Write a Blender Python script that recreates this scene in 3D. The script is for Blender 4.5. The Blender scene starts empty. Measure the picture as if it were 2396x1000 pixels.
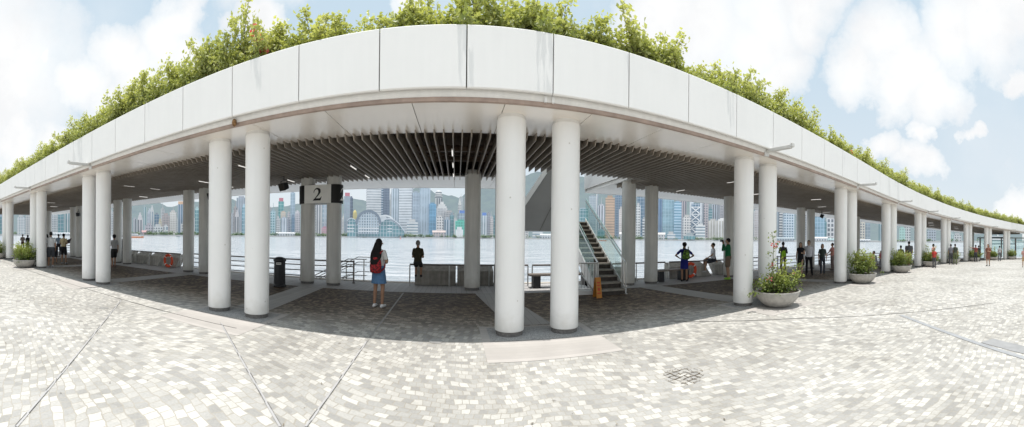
import bpy, bmesh, math, random
from mathutils import Vector, Matrix, noise
R_ = math.radians
sc = bpy.context.scene
COL = sc.collection
random.seed(7)
EYE = 1.65
F = 800.0
ROLL = .0105

# ------------------------------------------------------------------ plan geometry
AX = R_(9.26)
U = (math.cos(AX), math.sin(AX)); N = (-math.sin(AX), math.cos(AX))
S0, RAD, N0 = 14.0, 65.0, 5.77
CX = S0*U[0]+(N0-RAD)*N[0]; CY = S0*U[1]+(N0-RAD)*N[1]

def drop(s):
    if s < 5: return 0.0
    if s < 60: return -.00045*(s-5)**2
    return -.00045*55**2 - .0495*(s-60)*.2

def P(s, n, z=0.0):
    """promenade coordinates (along, across, up) -> world"""
    if s <= S0: x, y = s*U[0]+n*N[0], s*U[1]+n*N[1]
    else:
        ph = -(s-S0)/RAD; c, q = math.cos(ph), math.sin(ph)
        nx, ny = N[0]*c-N[1]*q, N[0]*q+N[1]*c
        x, y = CX+(RAD+n-N0)*nx, CY+(RAD+n-N0)*ny
    return Vector((x, y, z+drop(s)))

def heading(s):
    return AX - (max(0, s-S0)/RAD)

def inv(x, y):
    s = x*U[0]+y*U[1]; n = x*N[0]+y*N[1]
    if s <= S0: return s, n
    dx, dy = x-CX, y-CY
    r = math.hypot(dx, dy)
    a = math.atan2(N[1], N[0]) - math.atan2(dy, dx)
    if a < 0: return s, n
    return S0+a*RAD, r-RAD+N0

def ray(x, y):
    th = (x-1198)/F; t = (556-y)/F
    d = Vector((math.sin(th), math.cos(th), t)); c, s = math.cos(ROLL), math.sin(ROLL)
    return Vector((d.x*c-d.z*s, d.y, d.x*s+d.z*c))

def G(x, y):
    """ground point seen at a photo position"""
    d = ray(x, y); zg = 0.0
    for i in range(12):
        k = (zg-EYE)/d.z
        zg = drop(inv(d.x*k, d.y*k)[0])
    return Vector((d.x*k, d.y*k, zg))

def AT(x, y, r):
    d = ray(x, y); h = math.hypot(d.x, d.y)
    return Vector((d.x*r/h, d.y*r/h, EYE+d.z*r/h))

# ------------------------------------------------------------------ materials
def M_new(name):
    m = bpy.data.materials.new(name); m.use_nodes = True
    nt = m.node_tree; nt.nodes.clear()
    out = nt.nodes.new('ShaderNodeOutputMaterial'); out.location = (600, 0)
    return m, nt, out

def nd(nt, t, **k):
    n = nt.nodes.new(t)
    for a, v in k.items():
        if a.startswith('i_'):
            key = a[2:]
            n.inputs[int(key) if key.isdigit() else key.replace('_', ' ')].default_value = v
        else: setattr(n, a, v)
    return n

def c4(c): return (c[0], c[1], c[2], 1.0)

def ramp(nt, fac, stops, interp='LINEAR'):
    r = nt.nodes.new('ShaderNodeValToRGB'); r.color_ramp.interpolation = interp
    e = r.color_ramp.elements
    while len(e) < len(stops): e.new(.5)
    for i, (p, c) in enumerate(stops):
        e[i].position = p; e[i].color = c4(c) if len(c) == 3 else c
    nt.links.new(fac, r.inputs[0]); return r.outputs[0]

def math_(nt, op, a, b=None, c=None):
    n = nt.nodes.new('ShaderNodeMath'); n.operation = op
    for i, v in enumerate((a, b, c)):
        if v is None: continue
        if isinstance(v, (int, float)): n.inputs[i].default_value = v
        else: nt.links.new(v, n.inputs[i])
    return n.outputs[0]

def mixc(nt, fac, a, b, blend='MIX'):
    n = nt.nodes.new('ShaderNodeMix'); n.data_type = 'RGBA'; n.blend_type = blend
    for i, v in ((0, fac), (6, a), (7, b)):
        if isinstance(v, (int, float)): n.inputs[i].default_value = v
        elif isinstance(v, tuple): n.inputs[i].default_value = c4(v)
        else: nt.links.new(v, n.inputs[i])
    return n.outputs[2]

def simple(name, col, rough=.6, var=.12, scale=6, metal=0, bump=.0, spec=.4, streak=0, grime=0):
    m, nt, out = M_new(name)
    b = nd(nt, 'ShaderNodeBsdfPrincipled')
    tc = nd(nt, 'ShaderNodeTexCoord')
    nz = nd(nt, 'ShaderNodeTexNoise'); nz.inputs['Scale'].default_value = scale; nz.inputs['Detail'].default_value = 6
    nt.links.new(tc.outputs['Object'], nz.inputs['Vector'])
    lo = tuple(max(0, c*(1-var)) for c in col); hi = tuple(min(1, c*(1+var)) for c in col)
    cc = ramp(nt, nz.outputs['Fac'], [(.3, lo), (.7, hi)])
    if streak:
        mp = nd(nt, 'ShaderNodeMapping'); mp.inputs['Scale'].default_value = (5, 5, .35)
        nt.links.new(tc.outputs['Object'], mp.inputs['Vector'])
        n2 = nd(nt, 'ShaderNodeTexNoise'); n2.inputs['Scale'].default_value = 2.2; n2.inputs['Detail'].default_value = 8
        nt.links.new(mp.outputs[0], n2.inputs['Vector'])
        f = ramp(nt, n2.outputs['Fac'], [(.42, (1-streak,)*3), (.62, (1, 1, 1))])
        cc = mixc(nt, 1.0, cc, f, 'MULTIPLY')
    if grime:
        g = nd(nt, 'ShaderNodeNewGeometry'); sp = nd(nt, 'ShaderNodeSeparateXYZ'); nt.links.new(g.outputs['Position'], sp.inputs[0])
        n4 = nd(nt, 'ShaderNodeTexNoise'); n4.inputs['Scale'].default_value = 7; n4.inputs['Detail'].default_value = 8; nt.links.new(g.outputs['Position'], n4.inputs['Vector'])
        hh = math_(nt, 'ADD', math_(nt, 'MULTIPLY', sp.outputs[2], 1.0), math_(nt, 'MULTIPLY', math_(nt, 'SUBTRACT', n4.outputs['Fac'], .5), .55))
        cc = mixc(nt, 1.0, cc, ramp(nt, hh, [(.04, (1-grime, 1-grime*1.1, 1-grime*1.3)), (.45, (1, 1, 1))]), 'MULTIPLY')
        sc2 = nd(nt, 'ShaderNodeTexVoronoi'); sc2.inputs['Scale'].default_value = 3.1; nt.links.new(g.outputs['Position'], sc2.inputs['Vector'])
        cc = mixc(nt, 1.0, cc, ramp(nt, sc2.outputs['Distance'], [(.035, (.72, .70, .66)), (.055, (1, 1, 1))]), 'MULTIPLY')
    nt.links.new(cc, b.inputs['Base Color'])
    b.inputs['Roughness'].default_value = rough; b.inputs['Metallic'].default_value = metal
    b.inputs['Specular IOR Level'].default_value = spec
    if bump:
        bp = nd(nt, 'ShaderNodeBump'); bp.inputs['Strength'].default_value = bump; bp.inputs['Distance'].default_value = .02
        nt.links.new(nz.outputs['Fac'], bp.inputs['Height']); nt.links.new(bp.outputs[0], b.inputs['Normal'])
    nt.links.new(b.outputs[0], out.inputs[0])
    return m

_mc = {}
def MC(name, *a, **k):
    if name not in _mc: _mc[name] = simple(name, *a, **k)
    return _mc[name]

def cloth(col, key=None):
    key = 'cloth_%.2f_%.2f_%.2f' % col
    return MC(key, col, .85, .15, 25, spec=.15)

white_panel = simple('white_panel', (.875, .865, .845), .45, .015, 1.4, streak=.012)
white_cove = simple('white_cove', (.80, .785, .76), .45, .04, 1.2, streak=.05)
soffit_m = simple('soffit_metal', (.86, .80, .735), .22, .05, .9, spec=.6)
soffit_back = simple('soffit_back', (.86, .85, .835), .5, .04, .8)
column_m = simple('column_white', (.89, .88, .86), .38, .02, 1.6, streak=.015, grime=.16)
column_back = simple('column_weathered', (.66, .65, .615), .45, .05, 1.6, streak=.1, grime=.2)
collar_m = simple('dark_collar', (.16, .15, .14), .7, .3, 30)
gap_m = simple('dark_gap', (.12, .115, .105), .8, .2, 8)
slat_m = simple('louvre_paint', (.29, .25, .208), .5, .12, 3)
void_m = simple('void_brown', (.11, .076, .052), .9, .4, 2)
pipe_m = simple('pipe_brown', (.16, .11, .075), .6, .3, 9)
trim_m = simple('trim_brown', (.38, .285, .235), .45, .2, 5)
soil_m = simple('soil', (.11, .085, .06), .95, .4, 14, bump=.6)
bowl_m = simple('bowl_concrete', (.43, .415, .385), .75, .12, 9, bump=.15, streak=.12)
concrete_m = simple('block_concrete', (.46, .44, .40), .85, .15, 7, bump=.2, streak=.2)
steel_m = simple('brushed_steel', (.55, .55, .54), .3, .08, 12, metal=.85)
darkrail_m = simple('rail_dark', (.17, .15, .14), .4, .15, 12, metal=.3)
black_m = simple('black_plastic', (.018, .018, .02), .45, .3, 12)
bench_m = simple('bench_wood', (.20, .17, .145), .6, .2, 12)
step_m = simple('stone_step', (.26, .235, .20), .75, .25, 9, bump=.2)
stair_white = simple('stair_white', (.78, .78, .765), .5, .05, 3)
stair_grey = simple('stair_cladding', (.26, .258, .25), .5, .05, 1.3)
orange_m = simple('sign_orange', (.46, .19, .03), .5, .1, 10)
signred_m = simple('sign_red', (.5, .06, .02), .5, .1, 10)
sign_white = simple('sign_white', (.88, .87, .83), .5, .05, 4)
sign_black = simple('sign_black', (.008, .008, .008), .5, .2, 4)
ring_m = simple('life_ring_orange', (.75, .09, .03), .55, .12, 8)
stem_m = simple('woody_stem', (.13, .10, .07), .9, .3, 20)

def mat_leaf(name, a, b, trans=.45):
    m, nt, out = M_new(name)
    at = nd(nt, 'ShaderNodeVertexColor'); at.layer_name = 'tint'
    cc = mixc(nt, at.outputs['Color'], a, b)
    d = nd(nt, 'ShaderNodeBsdfDiffuse'); t = nd(nt, 'ShaderNodeBsdfTranslucent'); mx = nd(nt, 'ShaderNodeMixShader')
    g = nd(nt, 'ShaderNodeBsdfGlossy'); g.inputs['Roughness'].default_value = .45; g.inputs['Color'].default_value = (.6, .6, .6, 1)
    mx2 = nd(nt, 'ShaderNodeMixShader'); mx2.inputs[0].default_value = .06
    nt.links.new(cc, d.inputs[0]); nt.links.new(mixc(nt, 1.0, cc, (1.0, 1.0, .55), 'MULTIPLY'), t.inputs[0])
    mx.inputs[0].default_value = trans
    nt.links.new(d.outputs[0], mx.inputs[1]); nt.links.new(t.outputs[0], mx.inputs[2])
    nt.links.new(mx.outputs[0], mx2.inputs[1]); nt.links.new(g.outputs[0], mx2.inputs[2])
    nt.links.new(mx2.outputs[0], out.inputs[0])
    return m
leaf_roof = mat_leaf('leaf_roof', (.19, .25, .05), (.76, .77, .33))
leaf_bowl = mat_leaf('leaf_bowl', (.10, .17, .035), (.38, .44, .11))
leaf_far = mat_leaf('leaf_far', (.12, .18, .08), (.28, .34, .16), .2)
petal_m = mat_leaf('petal_pink', (.75, .05, .10), (.85, .20, .22), .4)

def mat_glass(name, tint, alpha=.22):
    m, nt, out = M_new(name)
    tr = nd(nt, 'ShaderNodeBsdfTransparent'); tr.inputs[0].default_value = c4(tint)
    gl = nd(nt, 'ShaderNodeBsdfGlossy'); gl.inputs['Roughness'].default_value = .02; gl.inputs[0].default_value = (.85, .95, .93, 1)
    fr = nd(nt, 'ShaderNodeFresnel'); fr.inputs[0].default_value = 1.5
    mx = nd(nt, 'ShaderNodeMixShader')
    nt.links.new(math_(nt, 'ADD', math_(nt, 'MULTIPLY', fr.outputs[0], .10), alpha*.25), mx.inputs[0])
    nt.links.new(tr.outputs[0], mx.inputs[1]); nt.links.new(gl.outputs[0], mx.inputs[2])
    nt.links.new(mx.outputs[0], out.inputs[0]); return m
glass_m = mat_glass('green_glass', (.88, .955, .94))

def mat_emit(name, col, s):
    m, nt, out = M_new(name)
    e = nd(nt, 'ShaderNodeEmission'); e.inputs[0].default_value = c4(col); e.inputs[1].default_value = s
    nt.links.new(e.outputs[0], out.inputs[0]); return m
tube_m = mat_emit('tube_light', (1, .97, .92), 1.15)

# cobbles: warped courses of small irregular stones
def mat_cobble(name):
    m, nt, out = M_new(name)
    b = nd(nt, 'ShaderNodeBsdfPrincipled'); b.inputs['Specular IOR Level'].default_value = .25
    g = nd(nt, 'ShaderNodeNewGeometry')
    def warp(vec, scale, amp):
        nz = nd(nt, 'ShaderNodeTexNoise'); nz.inputs['Scale'].default_value = scale; nz.inputs['Detail'].default_value = 1.5
        nt.links.new(vec, nz.inputs['Vector'])
        s = nd(nt, 'ShaderNodeVectorMath', operation='SUBTRACT'); nt.links.new(nz.outputs['Color'], s.inputs[0]); s.inputs[1].default_value = (.5, .5, .5)
        k = nd(nt, 'ShaderNodeVectorMath', operation='SCALE'); nt.links.new(s.outputs[0], k.inputs[0]); k.inputs['Scale'].default_value = amp
        a = nd(nt, 'ShaderNodeVectorMath', operation='ADD'); nt.links.new(vec, a.inputs[0]); nt.links.new(k.outputs[0], a.inputs[1])
        return a.outputs[0]
    v = warp(g.outputs['Position'], .17, 3.2)
    v = warp(v, .8, .26)
    v = warp(v, 3.6, .085)
    v = warp(v, 10., .036)
    br = nd(nt, 'ShaderNodeTexBrick'); br.offset = .5; br.squash = 1.0
    br.inputs['Scale'].default_value = 1.0; br.inputs['Brick Width'].default_value = .100; br.inputs['Row Height'].default_value = .092
    br.inputs['Mortar Size'].default_value = .0052; br.inputs['Mortar Smooth'].default_value = .25; br.inputs['Bias'].default_value = 0
    br.inputs['Color1'].default_value = (0, 0, 0, 1); br.inputs['Color2'].default_value = (1, 1, 1, 1); br.inputs['Mortar'].default_value = (.5, .5, .5, 1)
    nt.links.new(v, br.inputs['Vector'])
    sep = nd(nt, 'ShaderNodeSeparateColor'); nt.links.new(br.outputs['Color'], sep.inputs[0])
    # bias of the mix drifts over the plaza so that light and grey stones gather in patches
    n0 = nd(nt, 'ShaderNodeTexNoise'); n0.inputs['Scale'].default_value = .55; n0.inputs['Detail'].default_value = 3
    nt.links.new(g.outputs['Position'], n0.inputs['Vector'])
    t = math_(nt, 'ADD', sep.outputs[0], math_(nt, 'MULTIPLY', math_(nt, 'SUBTRACT', n0.outputs['Fac'], .5), .55))
    stone = ramp(nt, t, [(.0, (.40, .393, .38)), (.12, (.45, .443, .43)), (.27, (.49, .483, .467)), (.44, (.53, .52, .50)), (.60, (.575, .562, .535)), (.72, (.63, .618, .59)), (.84, (.68, .67, .64))], 'CONSTANT')
    n1 = nd(nt, 'ShaderNodeTexNoise'); n1.inputs['Scale'].default_value = 40; n1.inputs['Detail'].default_value = 5
    nt.links.new(g.outputs['Position'], n1.inputs['Vector'])
    stone = mixc(nt, 1.0, stone, ramp(nt, n1.outputs['Fac'], [(.3, (.88, .88, .88)), (.7, (1.04, 1.03, 1.02))]), 'MULTIPLY')
    # roof shade painted into the stones further down: darker, browner, masked in promenade space
    n2 = nd(nt, 'ShaderNodeTexNoise'); n2.inputs['Scale'].default_value = .35; n2.inputs['Detail'].default_value = 5
    nt.links.new(g.outputs['Position'], n2.inputs['Vector'])
    mort = mixc(nt, n2.outputs['Fac'], (.36, .335, .295), (.49, .46, .41))
    fac = ramp(nt, br.outputs['Fac'], [(.1, (0, 0, 0)), (.6, (1, 1, 1))])
    cc = mixc(nt, fac, stone, mort)
    cc = mixc(nt, 1.0, cc, ramp(nt, n2.outputs['Fac'], [(.3, (.76, .75, .725)), (.65, (.92, .915, .90))]), 'MULTIPLY')
    gum = nd(nt, 'ShaderNodeTexVoronoi'); gum.inputs['Scale'].default_value = 1.7; nt.links.new(g.outputs['Position'], gum.inputs['Vector'])
    cc = mixc(nt, 1.0, cc, ramp(nt, gum.outputs['Distance'], [(.035, (.60, .585, .56)), (.06, (1, 1, 1))]), 'MULTIPLY')
    n5 = nd(nt, 'ShaderNodeTexNoise'); n5.inputs['Scale'].default_value = 1.3; n5.inputs['Detail'].default_value = 8; n5.inputs['Roughness'].default_value = .7; nt.links.new(g.outputs['Position'], n5.inputs['Vector'])
    cc = mixc(nt, 1.0, cc, ramp(nt, n5.outputs['Fac'], [(.32, (.86, .85, .83)), (.5, (1, 1, 1))]), 'MULTIPLY')
    at = nd(nt, 'ShaderNodeVertexColor'); at.layer_name = 'roof_shade'  # canopy shade, coloured in through gamma and a brown multiply
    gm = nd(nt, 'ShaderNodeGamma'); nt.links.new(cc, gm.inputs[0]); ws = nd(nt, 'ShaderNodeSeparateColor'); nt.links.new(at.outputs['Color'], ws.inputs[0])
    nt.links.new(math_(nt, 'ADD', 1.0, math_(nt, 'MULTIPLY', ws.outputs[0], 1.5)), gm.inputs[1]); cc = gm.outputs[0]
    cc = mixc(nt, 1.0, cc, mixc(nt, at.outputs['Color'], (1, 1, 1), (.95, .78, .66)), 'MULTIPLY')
    nt.links.new(cc, b.inputs['Base Color'])
    b.inputs['Roughness'].default_value = .72
    bp = nd(nt, 'ShaderNodeBump'); bp.inputs['Strength'].default_value = .35; bp.inputs['Distance'].default_value = .006; bp.invert = True
    nt.links.new(br.outputs['Fac'], bp.inputs['Height']); nt.links.new(bp.outputs[0], b.inputs['Normal'])
    nt.links.new(b.outputs[0], out.inputs[0])
    return m

def mat_plank(name, col, across, w, line=.055, ldark=.55, second=None):
    """paving in strips: lines run along the promenade (across=True: spaced along n) or across it"""
    m, nt, out = M_new(name)
    b = nd(nt, 'ShaderNodeBsdfPrincipled'); b.inputs['Roughness'].default_value = .7; b.inputs['Specular IOR Level'].default_value = .3
    g = nd(nt, 'ShaderNodeNewGeometry')
    d = nd(nt, 'ShaderNodeVectorMath', operation='DOT_PRODUCT'); nt.links.new(g.outputs['Position'], d.inputs[0])
    d.inputs[1].default_value = (N[0], N[1], 0) if across else (U[0], U[1], 0)
    f = math_(nt, 'DIVIDE', d.outputs['Value'], w)
    ln = math_(nt, 'LESS_THAN', math_(nt, 'FRACT', f), line)
    wn = nd(nt, 'ShaderNodeTexWhiteNoise', noise_dimensions='1D'); nt.links.new(math_(nt, 'FLOOR', f), wn.inputs['W'])
    nz = nd(nt, 'ShaderNodeTexNoise'); nz.inputs['Scale'].default_value = 3; nz.inputs['Detail'].default_value = 8
    nt.links.new(g.outputs['Position'], nz.inputs['Vector'])
    k = math_(nt, 'ADD', math_(nt, 'MULTIPLY', wn.outputs['Value'], .35), math_(nt, 'MULTIPLY', nz.outputs['Fac'], .65))
    cc = ramp(nt, k, [(.2, tuple(c*.85 for c in col)), (.8, tuple(c*1.1 for c in col))])
    cc = mixc(nt, ln, cc, tuple(c*ldark for c in col))
    nt.links.new(cc, b.inputs['Base Color']); nt.links.new(b.outputs[0], out.inputs[0])
    return m

def mat_water():
    m, nt, out = M_new('harbour_water')
    b = nd(nt, 'ShaderNodeBsdfPrincipled'); b.inputs['Base Color'].default_value = (.44, .455, .475, 1)
    b.inputs['Roughness'].default_value = .14; b.inputs['IOR'].default_value = 1.33
    g = nd(nt, 'ShaderNodeNewGeometry')
    mp = nd(nt, 'ShaderNodeMapping'); mp.inputs['Scale'].default_value = (.55, 1.0, 1); nt.links.new(g.outputs['Position'], mp.inputs[0])
    h = None
    for sc_, w in ((.06, 2.2), (.35, 1.0), (1.1, .45)):
        nz = nd(nt, 'ShaderNodeTexNoise'); nz.inputs['Scale'].default_value = sc_; nz.inputs['Detail'].default_value = 5
        nz.inputs['Roughness'].default_value = .6
        nt.links.new(mp.outputs[0], nz.inputs['Vector'])
        x = math_(nt, 'MULTIPLY', nz.outputs['Fac'], w)
        h = x if h is None else math_(nt, 'ADD', h, x)
    cz = nd(nt, 'ShaderNodeTexNoise'); cz.inputs['Scale'].default_value = .5; cz.inputs['Detail'].default_value = 8; cz.inputs['Roughness'].default_value = .7
    m2 = nd(nt, 'ShaderNodeMapping'); m2.inputs['Scale'].default_value = (.25, 1.0, 1); nt.links.new(g.outputs['Position'], m2.inputs[0]); nt.links.new(m2.outputs[0], cz.inputs['Vector'])
    nt.links.new(ramp(nt, cz.outputs['Fac'], [(.36, (.25, .28, .31)), (.5, (.42, .44, .465)), (.64, (.60, .61, .625))]), b.inputs['Base Color'])
    bp = nd(nt, 'ShaderNodeBump'); bp.inputs['Strength'].default_value = .75; bp.inputs['Distance'].default_value = 1.0
    nt.links.new(h, bp.inputs['Height']); nt.links.new(bp.outputs[0], b.inputs['Normal'])
    nt.links.new(b.outputs[0], out.inputs[0]); return m

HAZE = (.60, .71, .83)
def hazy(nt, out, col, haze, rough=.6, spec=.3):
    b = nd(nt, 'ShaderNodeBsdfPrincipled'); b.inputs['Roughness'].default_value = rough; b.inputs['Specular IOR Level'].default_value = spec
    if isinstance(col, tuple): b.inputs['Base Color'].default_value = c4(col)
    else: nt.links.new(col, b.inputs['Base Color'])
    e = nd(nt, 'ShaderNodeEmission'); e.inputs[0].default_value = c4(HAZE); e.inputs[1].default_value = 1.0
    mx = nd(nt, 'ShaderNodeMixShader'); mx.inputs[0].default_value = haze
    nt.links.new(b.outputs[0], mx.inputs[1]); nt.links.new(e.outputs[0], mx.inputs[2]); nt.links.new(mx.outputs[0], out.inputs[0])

_fc = {}
def facade(style, wall, win, haze=.32):
    """distant facade: storeys and bays of windows in the wall colour"""
    key = (style, wall, win, haze)
    if key in _fc: return _fc[key]
    m, nt, out = M_new('facade_%s_%d' % (style, len(_fc)))
    tc = nd(nt, 'ShaderNodeTexCoord'); sp = nd(nt, 'ShaderNodeSeparateXYZ'); nt.links.new(tc.outputs['Object'], sp.inputs[0])
    sn = nd(nt, 'ShaderNodeSeparateXYZ'); nt.links.new(tc.outputs['Normal'], sn.inputs[0])
    side = math_(nt, 'GREATER_THAN', math_(nt, 'ABSOLUTE', sn.outputs[0]), .6)
    top = math_(nt, 'GREATER_THAN', math_(nt, 'ABSOLUTE', sn.outputs[2]), .6)
    u = math_(nt, 'ADD', math_(nt, 'MULTIPLY', sp.outputs[0], math_(nt, 'SUBTRACT', 1.0, side)), math_(nt, 'MULTIPLY', sp.outputs[1], side))
    P_ = {'grid': (7.5, .55, 8.0, .55), 'glass': (9.0, .86, 11.0, .88), 'hstripe': (0, 1, 8.5, .5), 'vstripe': (8.0, .5, 0, 1), 'fine': (5.0, .6, 5.5, .6), 'big': (11.0, .62, 14.0, .66)}[style]
    su, fu, sz, fz = P_
    w = None
    if su: w = math_(nt, 'LESS_THAN', math_(nt, 'FRACT', math_(nt, 'DIVIDE', u, su)), fu)
    if sz:
        h = math_(nt, 'LESS_THAN', math_(nt, 'FRACT', math_(nt, 'DIVIDE', sp.outputs[2], sz)), fz)
        w = h if w is None else math_(nt, 'MULTIPLY', w, h)
    w = math_(nt, 'MULTIPLY', w, math_(nt, 'SUBTRACT', 1.0, top))
    nz = nd(nt, 'ShaderNodeTexNoise'); nz.inputs['Scale'].default_value = .035; nz.inputs['Detail'].default_value = 6; nt.links.new(tc.outputs['Object'], nz.inputs['Vector'])
    n2 = nd(nt, 'ShaderNodeTexVoronoi'); n2.inputs['Scale'].default_value = .11; nt.links.new(tc.outputs['Object'], n2.inputs['Vector'])
    wcol = ramp(nt, math_(nt, 'ADD', math_(nt, 'MULTIPLY', nz.outputs['Fac'], .7), math_(nt, 'MULTIPLY', n2.outputs['Distance'], .06)), [(.25, tuple(c*.5 for c in win)), (.75, tuple(min(1, c*1.25) for c in win))])
    wl = ramp(nt, nz.outputs['Fac'], [(.3, tuple(c*.92 for c in wall)), (.7, tuple(min(1, c*1.06) for c in wall))])
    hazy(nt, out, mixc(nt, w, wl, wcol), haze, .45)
    _fc[key] = m; return m
_hp = {}
def hplain(col, haze=.32):
    k = (col, haze)
    if k not in _hp:
        m, nt, out = M_new('hazy_plain_%d' % len(_hp))
        tc = nd(nt, 'ShaderNodeTexCoord'); nz = nd(nt, 'ShaderNodeTexNoise'); nz.inputs['Scale'].default_value = .08; nz.inputs['Detail'].default_value = 5
        nt.links.new(tc.outputs['Object'], nz.inputs['Vector'])
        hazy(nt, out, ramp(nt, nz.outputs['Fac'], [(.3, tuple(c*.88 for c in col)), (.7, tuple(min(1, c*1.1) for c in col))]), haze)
        _hp[k] = m
    return _hp[k]

# ------------------------------------------------------------------ mesh helpers
class MB:
    def __init__(s): s.v = []; s.f = []; s.m = []; s.c = []
    def add(s, vs, fs, mi=0):
        o = len(s.v); s.v += [tuple(v) for v in vs]; s.f += [tuple(i+o for i in f) for f in fs]; s.m += [mi]*len(fs)
    def hexa(s, p, mi=0):
        """eight corners: bottom ring 0-3 counter-clockwise, top ring 4-7"""
        s.add(p, [(3, 2, 1, 0), (4, 5, 6, 7), (0, 1, 5, 4), (1, 2, 6, 5), (2, 3, 7, 6), (3, 0, 4, 7)], mi)
    def box(s, x0, x1, y0, y1, z0, z1, mi=0):
        s.hexa([(x0, y0, z0), (x1, y0, z0), (x1, y1, z0), (x0, y1, z0), (x0, y0, z1), (x1, y0, z1), (x1, y1, z1), (x0, y1, z1)], mi)
    def tube(s, a, b, r0, r1=None, k=10, mi=0, cap=True):
        a, b = Vector(a), Vector(b); r1 = r0 if r1 is None else r1
        d = (b-a)
        if d.length < 1e-6: return
        d.normalize(); x = d.orthogonal().normalized(); y = d.cross(x)
        vs = [a+(x*math.cos(t)+y*math.sin(t))*r0 for t in (2*math.pi*i/k for i in range(k))]
        vs += [b+(x*math.cos(t)+y*math.sin(t))*r1 for t in (2*math.pi*i/k for i in range(k))]
        fs = [(i, (i+1) % k, k+(i+1) % k, k+i) for i in range(k)]
        if cap: fs += [tuple(range(k-1, -1, -1)), tuple(range(k, 2*k))]
        s.add(vs, fs, mi)
    def path(s, pts, r, k=8, mi=0):
        for a, b in zip(pts, pts[1:]): s.tube(a, b, r, r, k, mi)
    def lathe(s, prof, k=32, c=(0, 0, 0), mi=0, sx=1, sy=1):
        vs = []
        for r, z in prof: vs += [(c[0]+r*sx*math.cos(2*math.pi*i/k), c[1]+r*sy*math.sin(2*math.pi*i/k), c[2]+z) for i in range(k)]
        fs = []
        for j in range(len(prof)-1): fs += [(j*k+i, j*k+(i+1) % k, (j+1)*k+(i+1) % k, (j+1)*k+i) for i in range(k)]
        fs.append(tuple(range(k-1, -1, -1))); e = (len(prof)-1)*k; fs.append(tuple(range(e, e+k)))
        s.add(vs, fs, mi)
    def ell(s, c, rx, ry, rz, k=12, j=8, mi=0):
        prof = [(math.sin(math.pi*(.02+.96*i/j)), -math.cos(math.pi*(.02+.96*i/j))) for i in range(j+1)]
        vs = []
        for r, z in prof: vs += [(c[0]+rx*r*math.cos(2*math.pi*i/k), c[1]+ry*r*math.sin(2*math.pi*i/k), c[2]+rz*z) for i in range(k)]
        fs = []
        for q in range(j): fs += [(q*k+i, q*k+(i+1) % k, (q+1)*k+(i+1) % k, (q+1)*k+i) for i in range(k)]
        fs.append(tuple(range(k-1, -1, -1))); fs.append(tuple(range(j*k, j*k+k))); s.add(vs, fs, mi)
    def prism(s, poly, a, b, mi=0):
        """poly: list of points (Vector), swept from offset a to offset b (Vectors)"""
        n = len(poly); a, b = Vector(a), Vector(b)
        vs = [Vector(p)+a for p in poly]+[Vector(p)+b for p in poly]
        fs = [tuple(range(n-1, -1, -1)), tuple(range(n, 2*n))]+[(i, (i+1) % n, n+(i+1) % n, n+i) for i in range(n)]
        s.add(vs, fs, mi)
    def sweep(s, prof, s0, s1, ds=1.0, mi=0, caps=True):
        """closed profile [(n, z)] carried along the promenade from s0 to s1"""
        k = max(1, math.ceil((s1-s0)/ds)); n = len(prof); vs = []
        for i in range(k+1):
            t = s0+(s1-s0)*i/k
            vs += [P(t, q, z) for q, z in prof]
        fs = []
        for i in range(k): fs += [(i*n+j, i*n+(j+1) % n, (i+1)*n+(j+1) % n, (i+1)*n+j) for j in range(n)]
        if caps: fs += [tuple(range(n-1, -1, -1)), tuple(range(k*n, k*n+n))]
        s.add(vs, fs, mi)
    def sheet(s, n0, n1, s0, s1, z, ds=1.0, mi=0):
        k = max(1, math.ceil((s1-s0)/ds)); vs = []
        for i in range(k+1):
            t = s0+(s1-s0)*i/k; vs += [P(t, n0, z), P(t, n1, z)]
        s.add(vs, [(2*i, 2*i+2, 2*i+3, 2*i+1) for i in range(k)], mi)
    def build(s, name, mats, parent=None, smooth=False, loc=None, fix=True, bevel=0):
        me = bpy.data.meshes.new(name); 
        off = Vector(loc) if loc is not None else Vector((0, 0, 0))
        me.from_pydata([tuple(Vector(v)-off) for v in s.v], [], s.f)
        for m in (mats if isinstance(mats, (list, tuple)) else [mats]): me.materials.append(m)
        if any(s.m): me.polygons.foreach_set('material_index', s.m)
        if fix or bevel:
            bm = bmesh.new(); bm.from_mesh(me)
            bmesh.ops.recalc_face_normals(bm, faces=bm.faces)
            if bevel: bmesh.ops.bevel(bm, geom=bm.edges[:], offset=bevel, segments=1, affect='EDGES', clamp_overlap=True)
            bm.to_mesh(me); bm.free()
        if smooth:
            me.polygons.foreach_set('use_smooth', [True]*len(me.polygons))
            try: me.set_sharp_from_angle(angle=R_(40))
            except Exception: pass
        me.update()
        o = bpy.data.objects.new(name, me); COL.objects.link(o)
        if loc is not None: o.location = off
        if parent is not None:
            o.parent = parent
            if loc is None: o.location = -Vector(parent.location) if parent.rotation_euler[2] == 0 else (0, 0, 0)
            else: o.location = off-Vector(parent.location)
        return o

def tag(o, label=None, cat=None, group=None, kind=None):
    if label: o['label'] = label
    if cat: o['category'] = cat
    if group: o['group'] = group
    if kind: o['kind'] = kind
    return o

def thing(name, label, cat, loc=(0, 0, 0), rz=0, group=None):
    o = bpy.data.objects.new(name, None); COL.objects.link(o); o.location = loc; o.rotation_euler = (0, 0, rz); o.empty_display_size = .2
    return tag(o, label, cat, group)

def dup(o, parent=None):
    c = o.copy(); COL.objects.link(c); c.parent = parent
    for ch in list(o.children): dup(ch, c)
    return c

def local(mb, name, mats, parent, smooth=False, bevel=0):
    """mesh given in its parent's own frame"""
    o = mb.build(name, mats, None, smooth, bevel=bevel); o.parent = parent; return o

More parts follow.
